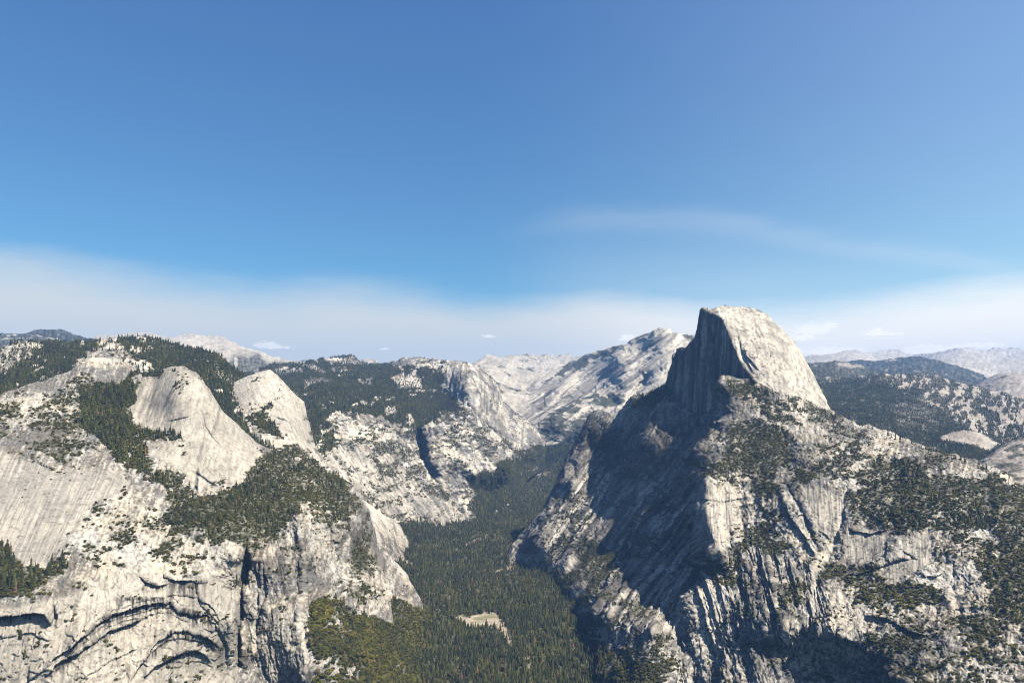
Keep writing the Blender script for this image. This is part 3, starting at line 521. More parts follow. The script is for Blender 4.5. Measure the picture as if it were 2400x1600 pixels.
# ---- valley floor
V_ctrl = [Z(1100,1640,0),Z(640,1640,20),Z(1460,1640,20),Z(1150,1500,8),Z(1130,1400,25),Z(1000,1400,30),Z(1300,1420,45),Z(1140,1300,50),Z(1060,1250,70),Z(1200,1250,80),Z(1150,1200,100),Z(1200,1150,155),Z(1240,1110,235),Z(1270,1080,340),Z(1275,1052,455),Z(1290,1045,485),
  Z(640,1300,50),Z(900,1290,45),Z(1460,1300,80),Z(1460,1400,45),Z(1460,1100,250),Z(1460,1046,500),Z(1330,1046,490),Z(1210,1100,270)]
meadow = [(1058,1440),(1080,1437),(1100,1445),(1108,1440),(1135,1430),(1165,1434),(1175,1455),(1158,1466),(1125,1470),(1100,1470),(1078,1456)]
def V_disp(S): return fbm(S.P0, 350, 3, .5, 3)*22+fbm(S.P0, 70, 3, .5, 5)*5
def V_paint(S):
    c = mixc(SOIL*1.1*np.ones((3,)+S.PX.shape), C(.07, .075, .025), .5+.5*fbm(S.P0, 40, 3, .6, 2))
    v1 = fbm(S.P0, 260, 4, .6, 61); v2 = fbm(S.P0, 60, 3, .6, 62)
    S.veg_t[:] = np.clip(.80+.9*v1+.6*v2, .18, 1); S.veg_s[:] = np.clip(.35-1.3*v1-.6*v2, 0, 1)
    green = pmask(S, [(1075,1438),(1130,1434),(1170,1440),(1160,1455),(1110,1458)], 8, 5)
    for p, k in ((meadow, 1), ([(1160,1455),(1180,1462),(1192,1485),(1198,1510),(1185,1512),(1180,1485),(1165,1470)], .9), ([(1155,1336),(1185,1325),(1215,1310),(1210,1325),(1180,1340),(1165,1343)], .6),
                 ([(1088,1275),(1120,1262),(1150,1250),(1152,1256),(1120,1270),(1092,1281)], .6), ([(1248,1110),(1290,1100),(1290,1108),(1250,1118)], .7), ([(925,1270),(950,1300),(972,1332),(955,1325),(930,1290)], .8),
                 ([(1235,1500),(1245,1545),(1250,1600),(1236,1590)], .5), ([(1120,1467),(1150,1462),(1160,1480),(1130,1476)], .4)):
        m = clear(S, p, 7, k, 5); c = mixc(c, TAN*.78*(1+.5*fbm(S.P0, 25, 3, .6, 6)), m*.9)
    c = mixc(c, C(.12, .14, .05), green*.6*pmask(S, meadow, 6, 3)*(fbm(S.P0, 40, 2, .5, 3) > -.05))
    n = fbm(S.UV, 40, 4, .6, 12); S.veg_t *= 1-.5*sstep(.35, .5, n)
    return c
build_sheet('valley_floor', [(600,1300),(900,1275),(960,1250),(1060,1215),(1120,1190),(1180,1140),(1215,1095),(1240,1062),(1262,1046),(1310,1042),(1500,1042)], [(600,1660),(1500,1660)], V_ctrl, 2.0, (), (), (0, 5), V_disp, V_paint, .3, 'forest_floor', 'V')

# ---- the great split dome, its shadowed wall and the ridge on the right
R_sky = [(1150,1345),(1165,1335),(1190,1320),(1206,1285),(1226,1253),(1257,1212),(1283,1180),(1305,1138),(1321,1100),(1328,1083),(1340,1062),(1356,1034),(1368,1016),(1376,998),(1384,978),(1394,966),(1404,963),(1417,968),(1430,973),(1442,978),(1455,965),(1478,937),(1486,930),(1519,919),(1557,904),(1562,899),(1567,879),(1575,853),(1580,833),(1588,818),(1597,815),(1605,816),(1608,822),(1618,807),(1631,789),(1636,764),(1644,728),(1647,722),(1665,724),(1685,720),(1700,718),(1736,718),(1774,725),(1800,739),(1826,764),(1841,782),(1859,799),(1879,825),(1887,843),(1897,863),(1912,889),(1928,922),(1943,951),(1953,967),(1979,981),(2010,991),(2042,998),(2068,1006),(2106,1024),(2139,1034),(2183,1049),(2208,1057),(2246,1067),(2285,1083),(2323,1098),(2348,1104),(2400,1138),(2470,1165)]
R_bot = [(1150,1352),(1250,1372),(1330,1440),(1365,1540),(1385,1660),(2470,1660)]
R_ctrl = [(1646,724,4010),(1665,726,4000),(1700,720,3990),(1736,718,3970),(1774,725,3950),(1800,740,3900),(1841,782,3860),(1879,825,3830),(1912,889,3780),(1943,951,3730),(1953,967,3700),
 (1740,760,3810),(1740,800,3690),(1790,800,3690),(1790,850,3570),(1850,860,3590),(1850,905,3490),(1890,925,3520),(1771,894,3500),(1748,853,3580),(1723,820,3650),(1708,777,3740),(1698,752,3790),(1684,736,3850),(1760,880,3510),
 (1638,764,4130),(1631,795,4150),(1610,826,4200),(1590,822,4240),(1583,838,4240),(1577,860,4250),(1565,905,4240),(1650,780,3985),(1670,780,3885),(1690,790,3800),(1625,850,4060),(1660,850,3880),(1700,850,3715),(1690,880,3730),(1600,900,4100),(1640,920,3900),(1665,940,3800),(1590,940,4080),(1615,965,3930),(1638,978,3830),(1730,885,3560),(1710,880,3600),
 (1600,1000,3850),(1550,1000,4000),(1520,950,4150),(1478,940,4330),(1500,1000,4100),(1442,980,4480),(1404,966,4620),(1384,985,4620),(1410,1010,4450),(1430,1060,4430),(1360,1040,4580),(1340,1070,4560),(1321,1110,4530),(1283,1185,4480),(1257,1215,4450),(1340,1130,4330),(1300,1200,4260),
 Z(1226,1262,140),Z(1206,1292,80),Z(1190,1322,40),Z(1165,1338,-10),Z(1155,1347,-25),(1250,1270,4150),Z(1230,1320,60),Z(1250,1370,-25),(1400,1150,4270),(1380,1220,4090),(1320,1290,3980),Z(1320,1400,20),Z(1330,1438,-20),
 (1450,1120,4200),(1500,1120,3960),(1460,1220,3850),(1540,1100,3750),(1580,1060,3680),(1540,1200,3480),(1400,1320,3640),(1460,1320,3430),(1400,1400,3200),(1440,1420,3020),Z(1365,1540,-20),Z(1372,1500,15),Z(1385,1650,-20),(1420,1550,2620),(1420,1640,2450),
 (1560,1280,3150),(1520,1350,3060),(1500,1420,2880),(1580,1380,2800),(1560,1450,2660),
 (1640,1010,3600),(1665,985,3560),(1672,935,3560),(1685,930,3470),(1675,900,3500),(1690,886,3490),(1692,955,3440),(1702,966,3400),(1697,990,3360),(1684,1014,3330),(1672,1034,3260),(1660,1062,3160),(1648,1098,3080),(1640,1120,3020),(1637,1148,2960),(1634,1196,2860),(1641,1243,2760),(1655,1291,2660),(1664,1310,2620),
 (1650,1035,3450),(1632,1098,3330),(1618,1148,3200),(1615,1196,3110),(1620,1243,3000),(1635,1300,2850),(1640,1340,2760),
 (1500,1480,2560),(1540,1485,2450),(1580,1500,2480),(1480,1560,2440),(1540,1560,2350),(1600,1600,2320),(1500,1640,2300),(1640,1400,2520),(1620,1480,2450),(1700,1400,2450),(1700,1500,2330),(1750,1600,2140),(1690,1640,2180),(1800,1640,2080),
 (1700,1340,2560),(1740,1000,3240),(1740,950,3370),(1800,1000,3180),(1820,930,3390),(1880,960,3360),(1750,1100,2960),(1700,1130,2900),(1690,1180,2810),(1720,1250,2680),(1850,1060,3000),(1900,1010,3130),(1850,1200,2640),(1800,1300,2520),(1920,1100,2820),(1979,984,3330),(2042,1002,3180),(2106,1026,3020),
 (2208,1060,2800),(2285,1086,2700),(2323,1100,2620),(2400,1140,2520),(2470,1167,2480),(2050,1080,2820),(2150,1120,2600),(2100,1180,2480),(2000,1200,2520),(2250,1200,2350),(2000,1300,2350),(2100,1300,2260),(2180,1290,2230),(2300,1250,2280),(2400,1250,2220),(1900,1330,2370),(1900,1450,2180),(2000,1430,2130),(2100,1430,2080),(2200,1420,2050),(2300,1400,2020),(2450,1400,1980),
 (1850,1510,2190),(1900,1560,2170),(1980,1545,2120),(2050,1590,2030),(1960,1640,2110),(1850,1465,2160),(1960,1470,2090),(2060,1530,1990),(2100,1640,1850),(2200,1550,1870),(2300,1640,1750),(2470,1640,1680),(2400,1520,1850)]
R_ribs = [([(1725,780),(1738,830),(1765,880)],-20,4,1),([(1655,735),(1672,790),(1680,860),(1683,930)],-32,4,2),([(1668,760),(1690,800),(1705,870)],18,6,2),([(1640,800),(1632,860),(1618,930)],20,7,2),([(1620,830),(1610,890)],-18,4,2),([(1595,840),(1590,900)],14,5,2),
 ([(1741,812),(1745,835),(1760,850),(1775,870)],-14,3,2),([(1800,770),(1795,800),(1810,850)],-12,4,3),([(1845,850),(1855,880),(1870,910)],10,5,3),
 ([(1410,985),(1420,1040),(1400,1100)],-35,9,6),([(1380,1000),(1372,1060),(1350,1130),(1310,1200)],30,8,5),([(1440,1010),(1440,1080),(1400,1160),(1370,1220)],35,10,6),([(1400,1110),(1360,1180),(1320,1260)],-45,9,6),
 ([(1480,1010),(1465,1100),(1450,1180)],-40,8,6),([(1550,1130),(1500,1180),(1440,1230),(1380,1290)],60,8,6),([(1520,1180),(1470,1240),(1420,1290)],-50,7,6),([(1600,1200),(1560,1270),(1520,1340)],45,6,4),([(1620,1230),(1570,1300),(1540,1360),(1510,1420)],30,5,4),([(1590,1200),(1540,1290),(1480,1380)],-55,8,6),
 ([(1600,1310),(1550,1400),(1500,1460)],40,7,5),([(1570,1340),(1510,1420),(1450,1490)],-50,10,6),([(1640,1330),(1600,1420),(1570,1500)],-45,8,5),([(1450,1330),(1430,1400),(1410,1470)],35,8,6),([(1480,1330),(1460,1400),(1430,1480)],-40,7,5),([(1350,1290),(1330,1340),(1290,1370)],30,8,5),([(1390,1290),(1370,1350),(1340,1400)],-35,8,5),
 ([(1500,1500),(1540,1478),(1580,1500),(1600,1560)],45,14,5),([(1600,1500),(1630,1560),(1640,1640)],-60,13,5),([(1660,1330),(1680,1400),(1710,1470),(1730,1540),(1750,1620)],50,9,4),([(1650,1360),(1670,1440),(1700,1520),(1720,1600)],-55,9,4),
 ([(1690,1300),(1730,1390),(1760,1480),(1780,1560)],38,7,4),([(1700,1350),(1740,1450),(1765,1540)],-42,7,4),([(1740,1290),(1780,1380),(1800,1470),(1820,1560)],34,7,4),([(1760,1350),(1795,1450),(1805,1540)],-38,6,4),([(1790,1280),(1820,1370),(1835,1450)],30,7,4),([(1805,1300),(1830,1400),(1840,1480)],-38,6,4),
 ([(1650,1150),(1660,1230),(1690,1300),(1710,1340)],26,7,3),([(1700,1160),(1710,1240),(1720,1300)],-22,6,4),([(1735,1140),(1740,1230),(1750,1290)],-26,8,5),
 ([(1825,1130),(1850,1200),(1890,1260),(1920,1310)],26,7,4),([(1840,1130),(1880,1200),(1910,1270)],-18,5,4),([(1985,1130),(1975,1220),(1950,1280),(1925,1320),(1915,1400)],-38,9,4),([(2240,1310),(2230,1370),(2250,1430),(2250,1500)],-18,7,4)]
R_ribs = [r_ for r_ in R_ribs if not (1640 <= r_[0][0][0] <= 1705 and r_[0][0][1] >= 1290)]
R_ribs = [(p, a*(.35 if max(y for x,y in p) > 1330 else .7 if p[0][0] < 1640 and p[0][1] > 960 else 1.), w, *r) for p, a, w, *r in R_ribs]
R_steps = [([(1960,1485),(1990,1500),(2030,1520),(2070,1550),(2100,1585),(2150,1620)],20,16,8),([(1850,1480),(1900,1475),(1960,1485)],14,16,9),
 ([(2020,1440),(2080,1450),(2130,1475),(2180,1490)],16,12,4),([(2000,1350),(2050,1330),(2110,1310),(2140,1310)],14,10,3),([(2150,1345),(2190,1350),(2215,1335)],12,9,3),([(2110,1285),(2140,1305),(2160,1315)],10,8,2),([(2070,1180),(2150,1200),(2220,1230)],10,10,5),
 ([(1812,762),(1822,760),(1830,768)],8,5,1),([(1855,815),(1870,820),(1880,829)],9,5,1),([(1838,805),(1850,803),(1862,812)],8,5,1),([(1838,872),(1845,874),(1852,881)],9,5,1),([(1735,818),(1750,822),(1770,820)],8,5,1),([(1900,1090),(1940,1075),(1980,1090)],14,10,4),
 ([(1950,1010),(1990,1020),(2040,1035)],12,9,4),([(1640,1170),(1700,1175),(1750,1165)],10,9,4),([(1915,1240),(1935,1250),(1950,1265)],9,6,2),([(1985,1240),(2040,1250),(2090,1240)],12,10,3)]
dome_lit = [(1646,722),(1736,714),(1800,736),(1880,820),(1955,965),(1900,945),(1815,914),(1775,896),(1748,853),(1733,843),(1715,802),(1708,777),(1695,751),(1680,736)]
face = [(1646,726),(1666,733),(1682,741),(1695,753),(1708,777),(1715,802),(1733,843),(1771,894),(1690,884),(1672,917),(1665,960),(1638,980),(1583,945),(1555,910),(1575,850),(1588,815),(1610,815),(1631,785)]
shade_wall = [(1500,960),(1560,920),(1640,980),(1672,950),(1680,1010),(1644,1098),(1630,1196),(1645,1290),(1662,1330),(1600,1480),(1450,1500),(1300,1380),(1180,1340),(1260,1210),(1340,1060),(1384,965),(1450,1000)]
ribwall = [(1655,1290),(1760,1250),(1900,1330),(1960,1480),(2100,1660),(1560,1660),(1600,1480)]
def R_face(S, D):
    # the sheer face is one near-vertical plane running away to the left of the arete
    u = (S.PX-1200)/F; X1, Y1 = (1733-1200)/F*3650, 3650.; X2, Y2 = (1570-1200)/F*4400, 4400.
    t = (X1-u*Y1)/((X1-X2)+u*(Y2-Y1)); Df = Y1+t*(Y2-Y1)
    Df = Df-(S.PY-720)*.35+14*fbm((S.PX*2.3, S.PY*.5, 0*u), 60, 3, .5, 4)
    class Q: pass
    q = Q(); q.PX = S.PX; q.PY = S.PY; q.wx = S.wx; q.wy = S.wy
    m = pmask(q, face, 2.2, 1.6)
    low = sstep(900, 975, S.PY)
    return D+(Df-D)*m*(1-.6*low)
def R_disp(S):
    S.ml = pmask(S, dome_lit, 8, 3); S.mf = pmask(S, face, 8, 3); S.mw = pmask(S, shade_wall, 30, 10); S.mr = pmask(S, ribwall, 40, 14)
    S.slabs = np.zeros(S.PX.shape)
    for p in ([(1880,1150),(1930,1140),(1985,1180),(1975,1240),(1940,1270),(1910,1230)],[(1985,1250),(2030,1240),(2080,1250),(2080,1310),(2010,1320),(1975,1300)],[(2110,1260),(2180,1240),(2190,1320),(2150,1350),(2080,1340),(2110,1310)],
              [(1640,1150),(1720,1140),(1730,1200),(1700,1290),(1660,1290),(1640,1200)],[(2060,1320),(2110,1300),(2130,1350),(2080,1360)],[(1970,1470),(2015,1450),(2010,1500),(2000,1530)]):
        S.slabs = np.maximum(S.slabs, pmask(S, p, 16, 10))
    P = S.P0
    sm = np.clip(np.maximum(S.ml*.92, np.maximum(S.mf*.9, S.slabs*.7)), 0, 1)
    h = (fbm(P, 320, 2, .5, 1)*20*(1-.6*pmask(S, [(1560,930),(1760,930),(1760,1140),(1600,1260),(1480,1160),(1480,960)], 40, 5))+fbm(P, 90, 4, .58, 2, True)*12*(1-.72*S.mw)*(1-.5*S.mr)+fbm(P, 26, 3, .6, 5, True)*4.6*(1-.5*S.mw))*(1-sm)
    h += S.ml*(streak(S, 70, 14, 90, 4, 5, True, .5)*3.0+fbm(P, 200, 2, .5, 8)*6)
    h += S.mf*(streak(S, 97, 26, 500, 4, 6, True, .2)*9+streak(S, 95, 8, 130, 3, 7)*2)
    h += S.mw*(streak(S, 124, 85, 900, 2, 9, True, .15)*32+streak(S, 127, 26, 360, 4, 10, True, .15)*15)
    h += S.mr*(streak(S, 74, 30, 420, 4, 11, True, .25)*16+streak(S, 78, 9, 140, 3, 12, True, .2)*5)
    h += S.slabs*streak(S, 85, 12, 80, 3, 13)*1.5
    h += flakes(S, 55, 5, 95, 1.4, 3)*2.6*(1-sm)+S.ml*flakes(S, 110, 4, 62, 1.3, 4)*3.5+S.mf*flakes(S, 90, 3, 92, 3.5, 5)*5+S.mw*flakes(S, 60, 4, 124, 6, 6)*5+S.mr*flakes(S, 45, 4, 78, 3, 7)*4
    return h
def R_paint(S):
    c = granite(S, .56, 11, .9, 98); c = mixc(c, c*.6, S.mw*sstep(1180, 1080, S.PY+(S.PX-1560)*-.15))  # upper shadowed wall: lichen-dark rock, colour darkened further to deepen its shade
    lit = mixc(PALE*.98*np.ones_like(c), GREY*1.2, sstep(-.25, .4, .6*streak(S, 80, 13, 170, 5, 21, False, .8)+.8*fbm(S.P0, 110, 5, .65, 4))*.85)
    lit = mixc(lit, DARK, sstep(.28, .5, fbm(S.P0, 30, 4, .6, 23))*.6)
    c = mixc(c, lit, S.ml)
    c = mixc(c, mixc(GREY*.40*np.ones_like(c), PALE*.70, sstep(-.1, .35, streak(S, 93, 16, 300, 4, 25)+.2*streak(S, 91, 60, 500, 2, 24))), S.mf)  # sheer face: dark lichened rock and pale streaks, toned down to deepen its shade
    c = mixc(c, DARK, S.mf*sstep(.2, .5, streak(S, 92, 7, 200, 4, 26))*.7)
    sl = mixc(PALE*.95*np.ones_like(c), GREY, sstep(-.2, .35, streak(S, 88, 5, 70, 4, 27)))
    c = mixc(c, sl, S.slabs*.9)
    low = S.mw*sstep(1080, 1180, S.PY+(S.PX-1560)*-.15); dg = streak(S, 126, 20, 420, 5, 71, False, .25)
    c = mixc(c, mixc(GREY*.8*np.ones_like(c), PALE*1.22, sstep(-.15, .18, dg+.3*fbm(S.P0, 200, 3, .6, 72))), low*.8)  # lower wall: pale scree streaks, brightened in colour where the sun only grazes
    c = joints(S, c, 125, 16, 260, .8, 28, .70, .88, S.mw); c = joints(S, c, 76, 12, 90, .75, 29, .74, .92, S.mr)
    c = crevices(S, c, .75, .58, .86, 34)*(1)
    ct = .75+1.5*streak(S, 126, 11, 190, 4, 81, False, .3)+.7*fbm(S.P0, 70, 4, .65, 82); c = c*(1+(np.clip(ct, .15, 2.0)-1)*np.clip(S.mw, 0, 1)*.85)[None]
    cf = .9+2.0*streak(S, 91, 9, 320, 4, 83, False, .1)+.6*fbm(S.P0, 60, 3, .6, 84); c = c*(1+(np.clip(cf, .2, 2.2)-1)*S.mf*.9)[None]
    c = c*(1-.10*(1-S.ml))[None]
    # pale gully and scree lines
    for p, w in (([(1915,1400),(1905,1350),(1925,1315),(1950,1280),(1975,1235)],7),([(1915,1400),(1900,1440)],9),([(2280,1330),(2260,1350),(2230,1385),(2225,1410),(2245,1440),(2255,1490)],6),([(1583,945),(1600,962),(1620,968),(1638,980)],2.5),([(1380,1290),(1440,1240),(1480,1210)],6),([(1390,1250),(1470,1190),(1515,1160)],4),
                 ([(1565,960),(1540,1010),(1560,1060),(1530,1120)],2.5),([(1190,1322),(1230,1300),(1250,1290)],7),([(1640,1180),(1660,1240),(1690,1300)],2)):
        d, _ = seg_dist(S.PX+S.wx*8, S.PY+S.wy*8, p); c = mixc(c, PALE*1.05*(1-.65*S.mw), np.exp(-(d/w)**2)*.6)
    vegetate(S, c, [(None, .03, .28),
     ([(1690,900),(1720,886),(1760,896),(1800,912),(1860,930),(1900,945),(1940,960),(1960,985),(1900,990),(1800,985),(1750,950),(1700,930)], .30, .72, 12),
     ([(1720,975),(1790,985),(1850,1020),(1850,1070),(1820,1150),(1750,1140),(1660,1135),(1645,1115),(1690,1060)], .18, .88),
     ([(2000,1095),(2050,1080),(2200,1105),(2290,1140),(2330,1230),(2260,1275),(2180,1240),(2120,1260),(2080,1240),(1990,1232),(1982,1180),(2010,1140)], .28, 1, 24),
     ([(2310,1090),(2400,1140),(2470,1170),(2470,1560),(2380,1500),(2310,1440),(2290,1350),(2330,1250),(2300,1150)], .14, .84, 30),
     ([(2000,1375),(2080,1358),(2200,1372),(2222,1420),(2150,1440),(2050,1430),(1990,1400)], .10, .9),
     ([(1940,1310),(2000,1320),(2010,1380),(1970,1390),(1930,1360)], .08, .8),
     ([(1860,1000),(2000,985),(2320,1100),(2280,1150),(2000,1080),(1880,1100)], .07, .45, 30),([(1900,1060),(2000,1030),(2050,1080),(1980,1130),(1890,1110)], .1, .62),([(1870,1110),(1910,1105),(1930,1140),(1860,1145)], .1, .9,10),
     ([(1740,1130),(1800,1120),(1850,1280),(1800,1310),(1750,1290),(1760,1200)], .06, .66),([(1840,1360),(1900,1360),(1890,1430),(1840,1420)], .1, .66),
     ([(2000,1500),(2300,1400),(2470,1500),(2470,1660),(2150,1660)], .05, .52, 40),([(1650,1310),(1760,1290),(1720,1400),(1680,1390)], .05, .62),
     ([(1480,935),(1520,918),(1560,904),(1562,930),(1530,960),(1495,960)], .85, .8, 8),([(1386,975),(1450,985),(1478,1000),(1480,1100),(1420,1110),(1390,1060)], .12, .62),
     ([(1230,1310),(1300,1250),(1380,1210),(1420,1240),(1340,1310),(1280,1350)], .10, .45),([(1300,1380),(1380,1270),(1450,1280),(1480,1300),(1420,1370),(1400,1480),(1380,1600),(1340,1450)], .35, .8),([(1240,1340),(1330,1350),(1400,1480),(1440,1560),(1400,1650),(1370,1560),(1330,1430)], .6, .9),
     ([(1440,1520),(1520,1480),(1580,1490),(1600,1560),(1550,1640),(1440,1640)], .18, .7)], 20)
    for p in ([(1325,1400),(1380,1365),(1378,1390),(1340,1420),(1318,1425)],[(1350,1440),(1380,1420),(1415,1400),(1412,1425),(1395,1450)],[(1230,1300),(1300,1270),(1290,1310),(1240,1320),(1190,1330)],[(1290,1330),(1330,1305),(1350,1320),(1320,1345)]):
        m = clear(S, p, 12, .85, 8); c = mixc(c, PALE*.95, m*.7)
    k = 1-np.maximum(np.maximum(S.ml, S.mf), S.slabs*.9); S.veg_s *= k; S.veg_t *= k
    S.veg_t *= 1-.8*S.mr
    return undergrowth(S, c, .85, .75)
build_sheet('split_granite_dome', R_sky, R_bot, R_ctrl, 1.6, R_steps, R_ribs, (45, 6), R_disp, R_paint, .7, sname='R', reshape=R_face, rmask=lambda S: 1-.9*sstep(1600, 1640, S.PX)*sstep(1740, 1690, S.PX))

# wide base ground out to the horizon
me = bpy.data.meshes.new('ground'); s = 24300
n = 28; vs = [(-s+2*s*i/n, -s+2*s*j/n, -70) for j in range(n+1) for i in range(n+1)]
me.from_pydata(vs, [], [(j*(n+1)+i, j*(n+1)+i+1, (j+1)*(n+1)+i+1, (j+1)*(n+1)+i) for j in range(n) for i in range(n)])
ca = me.color_attributes.new('Col', 'FLOAT_COLOR', 'POINT')
ca.data.foreach_set('color', np.tile([.07, .075, .045, 1], len(vs)).astype(np.float32))
me.materials.append(MAT['forest_floor']); g = bpy.data.objects.new('ground', me); COL.objects.link(g); g['kind'] = 'structure'

# ================================================================= TREES
def conifer_mesh(seed, levels=15, fronds=8, spread=.17, top=1.):
    """unit-height conifer; crown built of separate drooping boughs"""
    r = random.Random(seed); V = []; Fc = []
    for k in range(levels):
        t = k/(levels-1); z = .10+.86*t; rad = spread*(1-t)**.75*(.8+.4*r.random())+.012
        if r.random() < .12: rad *= .6
        for j in range(fronds):
            if r.random() < .12: continue
            a = 2*math.pi*(j+r.random()*.8)/fronds+k; L = rad*(.7+.6*r.random()); w = L*.42+.006; dr = L*(.35+.3*r.random())
            ca_, sa = math.cos(a), math.sin(a); b = len(V)
            V += [(0, 0, z+.035), (ca_*L*.55-sa*w, sa*L*.55+ca_*w, z-dr*.45), (ca_*L, sa*L, z-dr), (ca_*L*.55+sa*w, sa*L*.55-ca_*w, z-dr*.45), (ca_*L*.6, sa*L*.6, z+.01)]
            Fc += [(b, b+1, b+4), (b+1, b+2, b+4), (b+2, b+3, b+4), (b+3, b, b+4)]
    b = len(V); V += [(.012, 0, .93), (-.006, .01, .93), (-.006, -.01, .93), (0, 0, 1.)]; Fc += [(b, b+1, b+3), (b+1, b+2, b+3), (b+2, b, b+3)]
    return V, Fc
def trunk_mesh(h=.9, r0=.016):
    V = []; Fc = []; m = 6
    for k, (z, rr) in enumerate(((-.06, r0*1.3), (.1, r0), (.5, r0*.6), (h, r0*.15))):
        V += [(math.cos(2*math.pi*i/m)*rr, math.sin(2*math.pi*i/m)*rr, z) for i in range(m)]
    for k in range(3):
        Fc += [(k*m+i, k*m+(i+1) % m, (k+1)*m+(i+1) % m, (k+1)*m+i) for i in range(m)]
    return V, Fc
def bush_mesh(seed, n=90):
    r = random.Random(seed); V = []; Fc = []
    lobes = [(r.uniform(-.25, .25), r.uniform(-.25, .25), r.uniform(.28, .5), r.uniform(.2, .34)) for _ in range(5)]
    for i in range(n):
        lx, ly, lz, lr = r.choice(lobes); a = r.random()*6.283; e = math.asin(r.uniform(-.5, 1)); q = lr*r.uniform(.75, 1.1)
        c = (lx+q*math.cos(a)*math.cos(e), ly+q*math.sin(a)*math.cos(e), max(.02, lz+q*math.sin(e)))
        s = r.uniform(.07, .13); b = len(V)
        t1 = (-math.sin(a)*s, math.cos(a)*s, r.uniform(-.03, .03)); t2 = (-math.cos(a)*math.sin(e)*s, -math.sin(a)*math.sin(e)*s, math.cos(e)*s)
        V += [tuple(c[k]+t1[k]+t2[k]*.3 for k in range(3)), tuple(c[k]-t1[k]*.8+t2[k] for k in range(3)), tuple(c[k]-t1[k]-t2[k]*.6 for k in range(3)), tuple(c[k]+t1[k]*.5-t2[k] for k in range(3))]
        Fc += [(b, b+1, b+2, b+3)]
    return V, Fc
def mk(name, VF, mat):
    me = bpy.data.meshes.new(name); me.from_pydata(VF[0], [], VF[1]); me.materials.append(MAT[mat]); me.update(); return me
crowns = [mk('crown', conifer_mesh(s, l, f, sp), 'needles') for s, l, f, sp in ((1, 15, 8, .15), (2, 13, 7, .19), (3, 17, 8, .13), (4, 12, 7, .22), (5, 15, 6, .16))]
trunk = mk('trunk', trunk_mesh(), 'bark')
bushes = [mk('bush', bush_mesh(s), 'shrub_leaves') for s in (1, 2, 3)]
def proto_objs(kind):
    out = []
    if kind == 'tree':
        for i, cm in enumerate(crowns):
            VF = conifer_mesh(i+1, *((15, 8, .15), (13, 7, .19), (17, 8, .13), (12, 7, .22), (15, 6, .16))[i]); tV, tF = trunk_mesh(.3)
            b = len(VF[0]); m = bpy.data.meshes.new('whole_conifer'); m.from_pydata(VF[0]+tV, [], VF[1]+[tuple(k+b for k in f) for f in tF])
            m.materials.append(MAT['needles']); m.materials.append(MAT['bark'])
            m.polygons.foreach_set('material_index', np.r_[np.zeros(len(VF[1]), np.int32), np.ones(len(tF), np.int32)]); m.update()
            out.append(bpy.data.objects.new('conifer_source', m))
    else:
        out = [bpy.data.objects.new('bush_source', m) for m in bushes]
    return out
def gn_scatter(protos):
    ng = bpy.data.node_groups.new('scatter', 'GeometryNodeTree'); N = ng.nodes.new; L = ng.links.new
    ng.interface.new_socket('Geometry', in_out='INPUT', socket_type='NodeSocketGeometry'); ng.interface.new_socket('Geometry', in_out='OUTPUT', socket_type='NodeSocketGeometry')
    gi = N('NodeGroupInput'); go = N('NodeGroupOutput'); join = N('GeometryNodeJoinGeometry')
    def attr(nm, t):
        a = N('GeometryNodeInputNamedAttribute'); a.data_type = t; a.inputs['Name'].default_value = nm; return a
    aS = attr('scl', 'FLOAT_VECTOR'); aR = attr('rot', 'FLOAT_VECTOR'); aK = attr('pick', 'INT')
    for i, p in enumerate(protos):
        inst = N('GeometryNodeInstanceOnPoints'); oi = N('GeometryNodeObjectInfo'); oi.inputs['Object'].default_value = p; oi.transform_space = 'ORIGINAL'
        cmp_ = N('FunctionNodeCompare'); cmp_.data_type = 'INT'; cmp_.operation = 'EQUAL'
        L(aK.outputs['Attribute'], cmp_.inputs[2]); cmp_.inputs[3].default_value = i
        L(gi.outputs[0], inst.inputs['Points']); L(cmp_.outputs[0], inst.inputs['Selection']); L(oi.outputs['Geometry'], inst.inputs['Instance'])
        e2r = N('FunctionNodeEulerToRotation'); L(aR.outputs['Attribute'], e2r.inputs[0])
        L(e2r.outputs[0], inst.inputs['Rotation']); L(aS.outputs['Attribute'], inst.inputs['Scale'])
        L(inst.outputs[0], join.inputs[0])
    L(join.outputs[0], go.inputs[0]); return ng
GN = {'tree': gn_scatter(proto_objs('tree')), 'bush': gn_scatter(proto_objs('bush'))}
NP = {'tree': 5, 'bush': 3}
def scatter_obj(name, kind, P, H, Wd, label=None):
    n = len(P); me = bpy.data.meshes.new(name)
    me.vertices.add(n); me.vertices.foreach_set('co', P.astype(np.float32).ravel())
    a = me.attributes.new('scl', 'FLOAT_VECTOR', 'POINT'); a.data.foreach_set('vector', np.stack([Wd, Wd, H], 1).astype(np.float32).ravel())
    a = me.attributes.new('rot', 'FLOAT_VECTOR', 'POINT'); rr = np.stack([RNG.normal(0, .03, n), RNG.normal(0, .03, n), RNG.uniform(0, 6.28, n)], 1); a.data.foreach_set('vector', rr.astype(np.float32).ravel())
    a = me.attributes.new('pick', 'INT', 'POINT'); a.data.foreach_set('value', RNG.integers(0, NP[kind], n).astype(np.int32))
    o = bpy.data.objects.new(name, me); COL.objects.link(o); md = o.modifiers.new('scatter', 'NODES'); md.node_group = GN[kind]
    o['kind'] = 'stuff'
    if label: o['label'] = label
    return o
